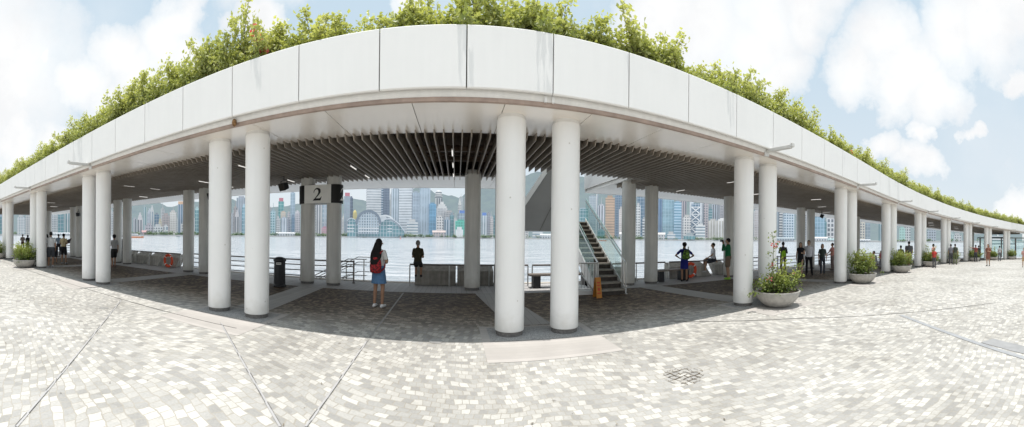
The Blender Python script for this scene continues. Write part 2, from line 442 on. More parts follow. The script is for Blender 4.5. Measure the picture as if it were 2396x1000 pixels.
# ================================================================== THE SETTING
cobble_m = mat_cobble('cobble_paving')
deck_m = mat_plank('deck_planks', (.40, .39, .385), False, .155, .07, .55)
band_m = mat_plank('band_planks', (.37, .36, .345), False, .16, .06, .6)
pink_m = mat_plank('pink_pavers', (.475, .445, .415), True, .12, .05, .82)
grey_m = simple('smooth_paving', (.44, .43, .425), .8, .08, 1.5, spec=.15)
coping_m = simple('quay_stone', (.56, .52, .46), .7, .1, 3)

def ground():
    ns = [-45, -38, -30, -22, -15, -10, -6, -3, -1, 1, 2, 3, 4, 4.5, 5, 5.3, 5.6, 6, 6.5, 7, 7.5, 8, 8.5, 9, 9.5, 10, 10.5, 11, 12.1]
    ss = [-300, -200, -120, -80, -60]+[-50+i for i in range(145)]
    mb = MB()
    for s in ss:
        for n in ns: mb.v.append(tuple(P(s, n)))
    k = len(ns)
    for i in range(len(ss)-1):
        for j in range(k-1): mb.f.append((i*k+j, (i+1)*k+j, (i+1)*k+j+1, i*k+j+1)); mb.m.append(0)
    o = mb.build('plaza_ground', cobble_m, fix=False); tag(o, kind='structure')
    a = o.data.color_attributes.new('roof_shade', 'FLOAT_COLOR', 'POINT')
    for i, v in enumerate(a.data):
        n = ns[i % k]; w = min(1, max(0, (n-5.3)/3.0)); w = w*w*(3-2*w)  # painted shade: none outside the eaves, full deep under the canopy
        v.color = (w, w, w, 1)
ground()

def sheet(name, mat, n0, n1, s0, s1, z, roof_shade=None):
    mb = MB(); mb.sheet(n0, n1, s0, s1, z, .5); return tag(mb.build(name, mat), kind='structure')
sheet('promenade_deck', deck_m, 9.95, 11.9, -60, 1.9, .004)
sheet('promenade_pavement', grey_m, 9.95, 11.9, 1.9, 75, .004)
sheet('promenade_pavement', grey_m, 9.95, 11.9, -60, -12.2, .008)
mb = MB(); mb.sweep([(11.9, -.1), (12.15, -.1), (12.15, .03), (11.9, .03)], -60, 78); tag(mb.build('quay_coping', coping_m), kind='structure')
mb = MB(); mb.sweep([(11.5, -4.5), (12.1, -4.5), (12.1, -.11), (11.5, -.11)], -300, 92, 2); tag(mb.build('quay_wall', concrete_m), kind='structure')

FRONT = [-27.8, -21.9, -16.0, -10.18, -4.30, 1.40, 6.91, 12.5, 17.9, 23.4, 28.9, 34.4, 39.9, 45.4]
BACK = [-27.5, -21.7, -15.9, -10.2, -4.5, 0.97, 6.36, 11.42, 17.1, 22.5, 28.0, 33.5, 39.0, 44.5]
FN, BN = 5.77, 10.7
for f, b in zip(FRONT, BACK):
    # plank band tying the two column pairs together, pink apron round the front pair
    mb = MB()
    for i in range(8):
        n0 = 6.3+(9.94-6.3)*i/8; n1 = 6.3+(9.94-6.3)*(i+1)/8
        s0 = f+(b-f)*i/8; s1 = f+(b-f)*(i+1)/8
        mb.add([P(s0-.42, n0, .004), P(s0+.42, n0, .004), P(s1+.42, n1, .004), P(s1-.42, n1, .004)], [(0, 1, 2, 3)])
    tag(mb.build('paving_band', band_m), kind='structure')
    mb = MB(); mb.sheet(4.45, 6.25, f-.98, f+.98, .004, .5); tag(mb.build('paving_apron', pink_m), kind='structure')
    mb = MB(); mb.sheet(5.35, 6.15, f-.85, f+.85, .008, .5); tag(mb.build('pebble_strip', MC('pebble_dash', (.36, .355, .345), .8, .55, 60, bump=.5)), kind='structure')
mb = MB(); mb.sweep([(4.80, .004), (4.822, .004), (4.822, .006), (4.80, .006)], -40, -3.6, .5)
tag(mb.build('paving_joint', gap_m), kind='structure')

def joint(a, b, w=.03, mat=None, dark=True, name='paving_joint', lift=0):
    a = G(*a); b = G(*b); d = (b-a); L = d.length; d.normalize(); q = Vector((-d.y, d.x, 0)); mb = MB(); k = 24
    for i in range(k):
        p0 = a.lerp(b, i/k); p1 = a.lerp(b, (i+1)/k)
        for u, lift in ((p0, 0), (p1, 0)): u.z = drop(inv(u.x, u.y)[0])
        wb = random.uniform(-.012, .012)
        z = Vector((0, 0, .006+lift))
        mb.add([p0-q*w+z, p0+q*w+z, p1+q*w+z, p1-q*w+z], [(0, 1, 2, 3)], 0)
        if dark:
            z = Vector((0, 0, .010)); h = w*.28*random.uniform(.3, 1.2); c = w*.8*random.choice((-1, 1, 1, 1))
            mb.add([p0+q*(c-h)+z, p0+q*(c+h)+z, p1+q*(c+h)+z, p1+q*(c-h)+z], [(0, 1, 2, 3)], 1)
    tag(mb.build(name, [mat or grey_m, gap_m]), kind='structure')
joint((283, 704), (38, 1000), .014)
joint((517, 757), (656, 1000), .014)
joint((1560, 752), (1860, 746), .012, gap_m, False)
joint((1860, 746), (2330, 709), .012, gap_m, False)
joint((858, 800), (716, 1000), .014)
joint((944, 686), (858, 800), .02, dark=False, mat=MC('joint_shade', (.30, .29, .27), .7))
joint((2108, 738), (2440, 851), .05, MC('bluegrey_strip', (.34, .347, .355), .95, .1, 5, spec=.05), False)
joint((2310, 798), (2450, 832), .15, MC('bluegrey_slab', (.32, .32, .32), .95, .1, 5, spec=.05), False, 'paving_slab', .004)
# sunken lifted cobbles (dark open joints round a trapdoor) in the sunlit plaza
c = G(1601, 880); mb = MB()
for i in range(-3, 4):
    for (dx, dy) in ((1, .25), (-.35, 1)):
        d = Vector((dx, dy, 0)).normalized(); q = Vector((-d.y, d.x, 0))
        p = c+q*(i*.075)*(1 if dx == 1 else 1.1); L = math.sqrt(max(.0, .24**2-(i*.075)**2))*random.uniform(.8, 1.1)
        last = None
        for k in range(9):
            t = -1+2*k/8; u = p+d*(t*L)+q*random.uniform(-.012, .012); u.z = .006
            if last is not None and random.random() > .12:
                w = random.uniform(.002, .0055); mb.add([last-q*w, last+q*w, u+q*w, u-q*w], [(0, 1, 2, 3)])
            last = u
tag(mb.build('open_joints', MC('rusty_joint', (.11, .08, .05), .9, .4, 20)), kind='structure')
# small metal studs and a lid set into the paving
mb = MB()
for x, y in ((242, 722), (1020, 800)):
    p = G(x, y); mb.lathe([(.11, 0), (.11, .008), (.09, .012)], 20, p)
tag(mb.build('paving_lid', MC('dull_metal', (.40, .39, .37), .5, .2, 10, metal=.4)), kind='structure')

# fallen leaves and grit: nobody could count it
lf = MB(); rnd = random.Random(3)
for i in range(170):
    s = rnd.uniform(-9, 15); n = rnd.uniform(1.2, 5.6)
    p = P(s, n, .012); a = rnd.uniform(0, 6.28); L = rnd.uniform(.006, .022)
    d = Vector((math.cos(a), math.sin(a), rnd.uniform(0, .3)))*L; q = Vector((-math.sin(a), math.cos(a), rnd.uniform(-.2, .3)))*L*.5
    lf.add([p-d, p+q, p+d, p-q], [(0, 1, 2, 3)])
tag(lf.build('fallen_leaves', MC('dry_leaf', (.20, .17, .13), .9, .4, 30), fix=False), kind='stuff')

# water, far shore, hills
mb = MB(); 
WS = [(-3200 + 400*i) for i in range(17)]
mb.add([(-3500, -200, -3.1), (3500, -200, -3.1), (3500, 3500, -3.1), (-3500, 3500, -3.1)], [(0, 1, 2, 3)])
tag(mb.build('harbour_water', mat_water()), kind='structure')

SHORE = 1000.0
def ringpt(x, r, z=0.0):
    th = (x-1198)/F; return Vector((math.sin(th)*r, math.cos(th)*r, z))
mb = MB(); xs = list(range(-60, 2461, 30)); rnd = random.Random(5)
prof = [(SHORE, -4), (SHORE, .3), (SHORE+40, .6), (3400, 3.0)]
for x in xs:
    w = rnd.uniform(-8, 8)
    for r, z in prof: mb.v.append(tuple(ringpt(x, r+(w if r < 1100 else 0), z)))
k = len(prof)
for i in range(len(xs)-1):
    for j in range(k-1): mb.f.append((i*k+j, (i+1)*k+j, (i+1)*k+j+1, i*k+j+1)); mb.m.append(0)
tag(mb.build('far_shore', hplain((.36, .34, .30), .3)), kind='structure')

RIDGE = [(-80, 492), (20, 484), (100, 476), (200, 470), (310, 474), (365, 475), (395, 488), (430, 481), (480, 468), (545, 471), (562, 477), (640, 483), (690, 480), (740, 474), (800, 466), (850, 468), (895, 476), (930, 455), (960, 440), (1000, 438), (1020, 446), (1045, 452), (1072, 460), (1100, 446), (1150, 425), (1250, 408), (1380, 412), (1450, 440), (1550, 450), (1700, 465), (1850, 482), (2000, 500), (2200, 515), (2420, 530)]
def ridge(x):
    for (a, b), (c, d) in zip(RIDGE, RIDGE[1:]):
        if a <= x <= c: t = (x-a)/(c-a); return b+(d-b)*t
    return 520
def terrain(name, r0, r1, lift, mat, amp, seed):
    mb = MB(); xs = [-80+8*i for i in range(310)]; rows = 14
    for x in xs:
        th = (x-1198)/F; yh = 556+8.4*math.sin(th)
        H = max(10, (yh-ridge(x)-lift)*r1/F)
        for j in range(rows+1):
            t = j/rows; r = r0+(r1-r0)*t
            z = H*(t**1.25)
            q = Vector((math.sin(th)*r, math.cos(th)*r, 0))
            z *= 1+amp*(noise.noise(q*.004+Vector((seed, 0, 0)))+.5*noise.noise(q*.013))*(1-.6*t)
            mb.v.append((q.x, q.y, z+(noise.noise(q*.03)*7 if t > .3 else 0)))
    k = rows+1
    for i in range(len(xs)-1):
        for j in range(rows): mb.f.append((i*k+j, (i+1)*k+j, (i+1)*k+j+1, i*k+j+1)); mb.m.append(0)
    return tag(mb.build(name, mat, smooth=True), kind='structure')
def mat_hill(name, a, b, haze):
    m, nt, out = M_new(name); g = nd(nt, 'ShaderNodeNewGeometry')
    nz = nd(nt, 'ShaderNodeTexNoise'); nz.inputs['Scale'].default_value = .02; nz.inputs['Detail'].default_value = 9; nz.inputs['Roughness'].default_value = .7
    nt.links.new(g.outputs['Position'], nz.inputs['Vector'])
    hazy(nt, out, ramp(nt, nz.outputs['Fac'], [(.35, a), (.65, b)]), haze, .9, .05); return m
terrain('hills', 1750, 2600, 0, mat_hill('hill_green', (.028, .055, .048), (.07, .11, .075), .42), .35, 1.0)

# ================================================================== THE PERGOLA
SA, SB = -33.0, 51.0
perg = thing('pergola', 'long white concrete pergola on paired round columns with planted roof edge', 'pergola', P(1.4, 8.2))
def pb(mb, name, mat, smooth=False, parent=perg): return mb.build(name, mat, parent, smooth)
OPN = (1.85, 5.6)      # gap in the roof for the staircase

# fascia panels with open joints
joints = [-3.84, -2.49, -1.165, .118, 1.41, 2.70, 3.96, 5.26]
w = 1.29
while joints[0] > SA: joints.insert(0, joints[0]-w)
while joints[-1] < SB: joints.append(joints[-1]+w)
for a, b in zip(joints, joints[1:]):
    mb = MB(); mb.sweep([(4.95, 3.83), (4.965, 3.815), (5.0, 3.815), (5.0, 4.735), (4.965, 4.735), (4.95, 4.72)], a+.009, b-.009, .65)
    pb(mb, 'fascia_panel', white_panel)
mb = MB(); mb.sweep([(5.003, 3.86), (5.05, 3.86), (5.05, 4.70), (5.003, 4.70)], SA, SB); pb(mb, 'panel_backing', gap_m)
mb = MB(); mb.sweep([(5.055, 3.9), (5.06, 3.80), (5.085, 3.745), (5.13, 3.715), (5.16, 3.712), (5.16, 3.9)], SA, SB, .6); pb(mb, 'eaves_cove', white_cove, True)
mb = MB(); mb.sweep([(5.09, 3.675), (5.14, 3.67), (5.14, 3.711), (5.09, 3.735)], SA, SB, .6); pb(mb, 'edge_trim', trim_m)
# front soffit panels
mb = MB(); s = -33.6
while s < SB:
    mb.sweep([(5.165, 3.70), (6.72, 3.70), (6.72, 3.74), (5.165, 3.74)], s+.006, s+1.43-.006, .8); s += 1.43
pb(mb, 'front_soffit', soffit_m)
mb = MB(); mb.sweep([(5.17, 3.745), (6.70, 3.745), (6.70, 3.76), (5.17, 3.76)], SA, SB); pb(mb, 'soffit_backing', gap_m)
# roof slab, back soffit and back fascia, in two runs either side of the stair opening
def run(a, b, full):
    nb = 14.3 if full else 9.9
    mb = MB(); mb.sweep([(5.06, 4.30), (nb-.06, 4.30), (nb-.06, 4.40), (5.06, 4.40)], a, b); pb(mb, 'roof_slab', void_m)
    if full:
        mb = MB(); s = a
        while s < b-.01:
            e = min(b, s+1.43); mb.sweep([(11.62, 3.70), (14.22, 3.70), (14.22, 3.74), (11.62, 3.74)], s+.005, e-.005, .8); s = e
        pb(mb, 'back_soffit', soffit_back)
        mb = MB(); mb.sweep([(14.24, 3.69), (14.30, 3.69), (14.30, 4.735), (14.24, 4.735)], a, b); pb(mb, 'back_fascia', white_panel)
run(SA, OPN[0], True); run(OPN[0], OPN[1], False); run(OPN[1], SB, True)
for s, sg in ((OPN[0], 1), (OPN[1], -1)):     # sides of the opening
    mb = MB(); mb.sweep([(9.9, 3.84), (14.3, 3.84), (14.3, 4.735), (9.9, 4.735)], s-.03, s+.03); pb(mb, 'side_fascia', white_panel)
    mb = MB(); t = s-sg*.1; mb.sweep([(9.9, 3.70), (14.2, 3.70), (14.2, 3.835), (9.9, 3.835)], t-.05, t+.05); pb(mb, 'side_cove', white_cove)
    mb = MB(); t = s-sg*.02; mb.sweep([(9.9, 3.675), (14.2, 3.675), (14.2, 3.697), (9.9, 3.697)], t-.06, t+.06); pb(mb, 'edge_trim', white_cove)
mb = MB(); mb.sweep([(9.84, 3.74), (9.9, 3.74), (9.9, 4.735), (9.84, 4.735)], OPN[0]+.04, OPN[1]-.04); pb(mb, 'opening_edge', white_panel)
# planter trough on the roof edge
mb = MB(); mb.sweep([(5.06, 4.405), (6.9, 4.405), (6.9, 4.62), (5.06, 4.62)], SA, SB); pb(mb, 'planter_soil', soil_m)
# louvres, one mesh per bay
bays = [SA]+[(a+b)/2 for a, b in zip(FRONT, FRONT[1:])]+[SB]
pitch = .178
for a, b in zip(bays, bays[1:]):
    mb = MB(); k = int(round((b-a)/pitch))
    for i in range(k):
        s = a+(i+.5)*(b-a)/k
        nb = 9.78 if OPN[0]-.1 < s < OPN[1]+.1 else 11.6
        t = .011; zt, zb = 3.80, 3.575
        q = [P(s-t, 6.60, zb), P(s+t, 6.60, zb), P(s+t, nb, zb), P(s-t, nb, zb), P(s-t, 6.45, zt), P(s+t, 6.45, zt), P(s+t, nb, zt), P(s-t, nb, zt)]
        mb.hexa(q)
    pb(mb, 'louvre_slats', slat_m)
# things above the slats
for n, z, r in ((7.35, 4.1, .045), (8.1, 4.16, .03), (9.3, 4.08, .06), (10.35, 4.15, .035)):
    mb = MB(); k = 60
    pts = [P(SA+(SB-SA)*i/k, n, z) for i in range(k+1)]
    pts = [p for p in pts]
    if n > 9.8: pts = [p for p in pts if not (OPN[0] < inv(p.x, p.y)[0] < OPN[1])]
    mb.path(pts, r, 7); pb(mb, 'service_pipe', pipe_m)
for n in (6.95, 8.6, 9.7):
    mb = MB(); mb.sweep([(n, 3.81), (n+.07, 3.81), (n+.07, 3.92), (n, 3.92)], SA, SB); pb(mb, 'slat_hanger', pipe_m)
for s in [SA+2.76*i for i in range(31)]:
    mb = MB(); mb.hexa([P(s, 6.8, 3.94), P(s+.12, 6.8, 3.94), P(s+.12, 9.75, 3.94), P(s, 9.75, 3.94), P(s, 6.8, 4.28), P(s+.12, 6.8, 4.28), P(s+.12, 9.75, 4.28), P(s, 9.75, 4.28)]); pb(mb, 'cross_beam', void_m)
# columns
def columns(cs, n, mat, off):
    for c in cs:
        for d in (-off, off):
            s = c+d; b = P(s, n)
            mb = MB(); mb.lathe([(.243, .085), (.25, .09), (.25, 3.635), (.243, 3.64)], 40, b)
            o = pb(mb, 'column', mat, True)
            o2 = MB(); o2.lathe([(.228, 0), (.228, .10)], 32, b); k = o2.build('column_base', collar_m, None, True); k.parent = o; k.location = (0, 0, 0)
            o3 = MB(); o3.lathe([(.236, 3.625), (.236, 3.72)], 32, b); k = o3.build('column_cap', white_cove, None, True); k.parent = o; k.location = (0, 0, 0)
columns(FRONT, FN, column_m, .49); columns(BACK, BN, column_back, .48)
# rusty stub of a removed lamp arm
mb = MB(); p = P(-3.84, 5.02, 3.70)
mb.ell((p.x, p.y, p.z+.02), .05, .04, .075, 8, 6); pb(mb, 'rusty_stub', MC('rust', (.22, .12, .05), .9, .5, 30, bump=.5))
for d in (-.06, .06):
    mb = MB(); q = P(1.38+d, 5.05, 3.77); mb.box(q.x-.02, q.x+.02, q.y-.02, q.y+.03, q.z-.05, q.z+.04); pb(mb, 'bracket_plate', white_cove)
# ================================================================== PLANTS
def leaf_mesh(name, pts, size, rnd, mat, tintfn=None, spread=.35):
    """many small folded leaves at the given twig points"""
    vs, fs, cs = [], [], []
    for p, rad in pts:
        d = Vector((rnd.gauss(0, 1), rnd.gauss(0, 1), rnd.gauss(0, 1)))
        q = Vector(p)+d*rad
        a = Vector((rnd.gauss(0, 1), rnd.gauss(0, 1), rnd.gauss(-.35, .7))).normalized()
        b = a.cross(Vector((rnd.gauss(0, .6), rnd.gauss(0, .6), 1))).normalized(); n = a.cross(b)
        L = size*rnd.uniform(.6, 1.25); W = L*rnd.uniform(.28, .4)
        o = len(vs)
        vs += [q, q+a*L*.5+b*W+n*L*.1, q+a*L-n*L*.08, q+a*L*.5-b*W+n*L*.1]
        fs += [(o, o+1, o+2), (o, o+2, o+3)]
        t = tintfn(q) if tintfn else rnd.random()
        t = min(1, max(0, t+rnd.uniform(-.25, .25)))
        cs += [t]*4
    me = bpy.data.meshes.new(name); me.from_pydata([tuple(v) for v in vs], [], fs); me.materials.append(mat)
    at = me.color_attributes.new('tint', 'FLOAT_COLOR', 'POINT')
    buf = []
    for c in cs: buf += [c, c, c, 1]
    at.data.foreach_set('color', buf); me.update(); return me

def shrub_skeleton(rnd, wx, wy, h, nst, spiky=.35):
    """branch polylines with radii and leaf points"""
    br, lp = [], []
    for i in range(nst):
        x = rnd.uniform(-wx*.42, wx*.42); y = rnd.uniform(-wy*.25, wy*.25)
        hh = h*rnd.uniform(.4, 1.0)*(1.22 if rnd.random() < .2 else 1)
        dirn = Vector((rnd.uniform(-.8, .8), rnd.uniform(-.4, .35), 1)).normalized()
        p = Vector((x, y, 0)); pts = [p.copy()]
        k = 7
        for j in range(k):
            dirn = (dirn+Vector((rnd.gauss(0, .22), rnd.gauss(0, .2), rnd.gauss(-.02, .12)))).normalized()
            p = p+dirn*hh/k; pts.append(p.copy())
            if j >= 1:
                for t in range(rnd.choice((1, 2, 2))):
                    a = rnd.uniform(0, 6.28); e = Vector((math.cos(a), math.sin(a), rnd.uniform(-.1, .8))).normalized()
                    L = rnd.uniform(.12, .34)*(1.15-j/k*.7); q = p.copy(); tp = [q.copy()]
                    for u in range(3):
                        e = (e+Vector((rnd.gauss(0, .2), rnd.gauss(0, .2), rnd.gauss(-.05, .2)))).normalized(); q = q+e*L/3; tp.append(q.copy())
                        lp.append((q.copy(), .045))
                    br.append((tp, .004))
            lp.append((p.copy(), .04))
        br.append((pts, .009))
    return br, lp
def stems_mesh(name, br, mat):
    mb = MB()
    for pts, r in br:
        for i, (a, b) in enumerate(zip(pts, pts[1:])): mb.tube(a, b, r*(1-i/len(pts)*.7), r*(1-(i+1)/len(pts)*.7), 4, cap=False)
    me = bpy.data.meshes.new(name); me.from_pydata(mb.v, [], mb.f); me.materials.append(mat); me.update(); return me
def petals_mesh(name, centres, rnd, size=.035):
    vs, fs, cs = [], [], []
    for c, n in centres:
        for i in range(n):
            q = Vector(c)+Vector((rnd.gauss(0, .03), rnd.gauss(0, .03), rnd.gauss(0, .03)))
            a = Vector((rnd.gauss(0, 1), rnd.gauss(0, 1), rnd.gauss(0, 1))).normalized(); b = a.orthogonal().normalized()
            o = len(vs); L = size*rnd.uniform(.7, 1.3)
            vs += [q, q+a*L*.5+b*L*.45, q+a*L, q+a*L*.5-b*L*.45]; fs.append((o, o+1, o+2, o+3)); cs += [rnd.random()]*4
    me = bpy.data.meshes.new(name); me.from_pydata([tuple(v) for v in vs], [], fs); me.materials.append(petal_m)
    at = me.color_attributes.new('tint', 'FLOAT_COLOR', 'POINT'); buf = []
    for c in cs: buf += [c, c, c, 1]
    at.data.foreach_set('color', buf); return me
def child(name, me, parent, loc=(0, 0, 0)):
    o = bpy.data.objects.new(name, me); COL.objects.link(o); o.parent = parent; o.location = loc; return o

variants = []
for i in range(7):
    rnd = random.Random(40+i)
    h = (1.0, .85, 1.15, .95, .75, 1.05, .9)[i]
    br, lp = shrub_skeleton(rnd, 1.9, 1.3, h, 24)
    # thick low foliage that hides the planter edge
    for k in range(250): lp.append((Vector((rnd.uniform(-.95, .95), rnd.uniform(-.42, .45), h*.58*rnd.random()**.8)), .06))
    pts = []
    for p, r in lp:
        for q in range(6): pts.append((p, r))
    hmax = max(p.z for p, r in lp)
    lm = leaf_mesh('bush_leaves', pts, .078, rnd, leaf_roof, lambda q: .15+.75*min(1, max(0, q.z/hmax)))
    sm = stems_mesh('bush_stems', br, stem_m)
    fl = [(p+Vector((0, -.02, .02)), rnd.choice((3, 6))) for p, r in rnd.sample(lp, 5) if p.z > .3]
    variants.append((lm, sm, petals_mesh('bush_petals', fl, rnd) if fl else None, [p for p, r in lp]))

GRP = 'bougainvillea bushes along the pergola roof edge'
gen_l = 'leafy green bougainvillea bush in the planted row on the pergola roof'
special = {}
def bush_label(i): return special.get(i, gen_l)
rnd = random.Random(11)
# crown height along the roof, read from how the row rises and dips
HT = [(-33, 1.05), (-14, 1.1), (-9, 1.25), (-6.5, 1.3), (-4.2, 1.2), (-3.0, 1.0), (-2.3, .62), (-1.7, .9), (-.6, 1.0), (.5, 1.05), (2, 1.15), (3.1, 1.05), (4, .95), (5.5, 1.05), (7.5, 1.2), (9, .85), (10.5, .75), (14, 1.0), (51, 1.05)]
def ht(s):
    for (a, b), (c, d) in zip(HT, HT[1:]):
        if a <= s <= c: return b+(d-b)*(s-a)/(c-a)
    return 1
s = -32.3; i = 0
red_special = {(-3.9): 'yellowish bush with bright red flower heads beside a vertical branch on the roof', }
while s < 50.5:
    v = variants[i % 7] if i % 3 else variants[(i*5+2) % 7]
    p = P(s, 5.80+rnd.uniform(-.04, .12), 4.58)
    sc_ = ht(s)*rnd.uniform(1.02, 1.3)
    b = thing('bougainvillea_bush', gen_l, 'bush', p, heading(s)+rnd.uniform(-.25, .25)+(math.pi if i % 2 and False else 0), GRP)
    b.scale = (rnd.choice((-1, 1))*rnd.uniform(1.0, 1.25), 1.0, sc_)
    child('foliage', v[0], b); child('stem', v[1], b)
    if v[2] and rnd.random() < .5: child('blossoms', v[2], b)
    if abs(s+3.9) < .36:
        r2 = random.Random(5); f = petals_mesh('bush_petals', [((.05+.07*k, -.52+.02*k, .62-.13*k), 16) for k in range(3)], r2, .07); child('blossoms', f, b)
        b['label'] = 'roof bush with a bright red flower cluster above the rusty stub'
    if abs(s-11.9) < .36:
        r2 = random.Random(6); f = petals_mesh('bush_petals', [((-.5+.14*k, -.3, .55-.1*k+.1*(k % 2)), 12) for k in range(7)], r2, .08); child('blossoms', f, b)
        b['label'] = 'roof bush with a spread of pink flowers near the two-armed bend'
        b['label'] = 'roof bush carrying the widest spread of magenta pink flowers'
    i += 1; s += rnd.uniform(.62, .82)

# planter bowls with their bougainvillea
def bowl_mesh():
    mb = MB(); mb.lathe([(.20, 0), (.26, .004), (.29, .02), (.40, .09), (.50, .20), (.55, .31), (.575, .375), (.572, .39), (.56, .395), (.535, .39), (.52, .33), (.40, .30)], 48)
    return mb
BL = {6: 'large round grey planter bowl in front of the column pair right of the staircase',
      7: 'round grey planter bowl by the column where the two walkers pass', -3: 'grey planter bowl beside the column near the man in white shirt',
      -4: 'grey planter bowl cut by the left edge of the view'}
proto = None
def bowl(ci, label, n=5.05, ds=0.0):
    global proto
    c = P(FRONT[ci]+ds, n)
    if proto is None:
        o = thing('planter_bowl', label, 'planter', c, 0, 'concrete planter bowls in front of the columns'); proto = o
        local(bowl_mesh(), 'bowl', bowl_m, o, True)
        s_ = MB(); s_.lathe([(.1, .325), (.525, .335), (.52, .345), (.3, .365), (.1, .375)], 32); local(s_, 'soil', soil_m, o, True)
    else:
        o = dup(proto); o.location = c; o['label'] = label
    o.rotation_euler = (0, 0, random.uniform(0, 6))
    return c
ords = ['', 'first', 'second', 'third', 'fourth', 'fifth', 'sixth', 'seventh']
plants = []
bvar = []
for i in range(3):
    rnd = random.Random(70+i)
    br, lp = shrub_skeleton(rnd, .75, .8, .62, 13)
    for k in range(90): lp.append((Vector((rnd.gauss(0, .24), rnd.gauss(0, .24), rnd.uniform(.08, .4))), .05))
    pts = [(p, r) for p, r in lp for q in range(5)]
    fl = [(p+Vector((0, -.02, .05)), 5) for p, r in rnd.sample(lp, 5) if p.z > .15]
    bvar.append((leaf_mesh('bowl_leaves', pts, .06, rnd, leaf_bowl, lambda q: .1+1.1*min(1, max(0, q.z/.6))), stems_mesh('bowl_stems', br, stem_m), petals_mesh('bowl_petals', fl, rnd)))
for ci in range(len(FRONT)):
    if ci in (3, 4, 5): continue
    k = ci-6
    if ci == 6: lab = 'large near planter bowl right of the staircase holding the tall flowering stem'; pl = 'bougainvillea with a tall upright stem of crimson flowers in the nearest bowl'
    elif ci > 6: lab = 'grey concrete planter bowl, %s beyond the bowl with the tall stem' % ords[k]; pl = 'bushy bougainvillea in the %s bowl beyond the one with the tall stem' % ords[k]
    else: lab = 'grey planter bowl on the left side, %s from the white-shirted man' % ('nearest' if ci == 2 else 'next' if ci == 1 else 'farthest'); pl = 'bougainvillea with salmon flowers in the %s left planter bowl' % ('nearest' if ci == 2 else 'next' if ci == 1 else 'farthest')
    c = bowl(ci, lab)
    t = thing('bougainvillea', pl, 'plant', c+Vector((0, 0, .34)), random.uniform(0, 6), 'bougainvilleas growing in the planter bowls')
    v = bvar[ci % 3]; t.scale = (1.2, 1.2, 1.28) if ci == 6 else (1.2, 1.2, 1.6)
    f = child('foliage', v[0], t); child('stem', v[1], t); child('blossoms', v[2], t)
    if ci == 6:
        t.rotation_euler = (0, 0, 0); t.scale = (1.12, 1.12, 1.12)
        rnd = random.Random(9); br = []; lp = []; fl = []
        ang = heading(6.9)
        side = Vector((-.72, -.2, 0))
        # tall spike leaning back over the column, and a runner to the left
        p = Vector((-.22, -.12, .1)); pts = [p.copy()]
        for j in range(11):
            p = p+Vector((rnd.gauss(-.012, .025), rnd.gauss(-.01, .02), .108)); pts.append(p.copy())
            for q in range(3): lp.append((p+Vector((rnd.gauss(0, .05), rnd.gauss(0, .05), rnd.gauss(0, .03))), .035))
        br.append((pts, .011)); fl += [(pts[9], 12), (pts[9]+Vector((.09, -.03, .03)), 8), (pts[5]+Vector((-.08, -.05, 0)), 9), (Vector((.5, -.1, .38)), 8), (Vector((-.42, -.2, .35)), 6)]
        p = Vector((-.1, -.1, .12)); pts = [p.copy()]
        for j in range(8):
            p = p+Vector((-.105, .01-.02, .03*math.cos(j*.6)+.0)); pts.append(p.copy())
            if j > 5: lp += [(p, .03)]*4
        br.append((pts, .006))
        p = Vector((.1, -.15, .1)); pts = [p.copy()]
        for j in range(6):
            p = p+Vector((.065, -.01, .085)); pts.append(p.copy()); lp += [(p, .06)]*4
        br.append((pts, .008))
        lm = leaf_mesh('spike_leaves', [(a, b) for a, b in lp for q in range(4)], .06, rnd, leaf_bowl, lambda q: .4)
        child('foliage', lm, t); [child('stem', stems_mesh('spike_stems', [b_], stem_m), t) for b_ in br]; child('blossoms', petals_mesh('spike_petals', fl, rnd, .05), t)

# ================================================================== FITTINGS
def oriented(name, label, cat, s, n, z, group=None, rz=0):
    return thing(name, label, cat, P(s, n, z), heading(s)+rz, group)

# strip lights under the louvres
k = 0
for r in range(-9, 17):
    s = -.12+2.78*r
    for n in (7.9, 9.25, 10.75):
        if OPN[0]-.3 < s < OPN[1]+.3 and n > 9: continue
        if not (-24 < s < 40): continue
        if r not in (0, -1) and (r*7+int(n*2)) % 5 > 2: continue
        if r == -1 and n < 8: continue
        o = oriented('strip_light', 'slim white strip light under the dark ceiling louvres', 'light', s, n, 3.585, 'strip lights under the louvres')
        mb = MB(); mb.box(-.02, .02, -.28, .28, .0, .03); local(mb, 'housing', sign_white, o)
        mb = MB(); mb.tube((0, -.26, -.006), (0, .26, -.006), .010, k=8); local(mb, 'tube', tube_m, o, True)

# arms reaching out over the plaza
def arm_parts(o):
    mb = MB(); mb.box(-.04, .04, -.70, 0, -.035, .045); mb.box(-.05, .05, -.755, -.70, -.01, .075); local(mb, 'arm', simple_arm, o, bevel=.006)
    mb = MB(); mb.box(-.08, .08, -.0, .055, -.12, .09); local(mb, 'wall_plate', simple_arm, o, bevel=.006)
simple_arm = simple('arm_paint', (.62, .61, .585), .45, .08, 6)
for ci, c in enumerate(FRONT):
    if ci in (4, 5): continue
    s = c-.45 if ci > 5 else c+.85
    lab = 'white metal arm projecting from the eaves above the %s' % ({6: 'nearest bowl right of the staircase', 7: 'bowl beside the couple walking', 3: 'two columns left of the crossbody visitor', 2: 'left bowl beside the white-shirted man'}.get(ci, ''))
    if ci > 7: lab = 'white metal arm under the right fascia, %s beyond the couple walking' % ords[ci-7]
    if ci < 2: lab = 'white metal arm under the fascia at the far left, %s one' % ('outermost' if ci == 0 else 'inner')
    o = oriented('bracket_arm', lab, 'bracket', s, 5.06, 3.785, 'arms along the eaves'); arm_parts(o)

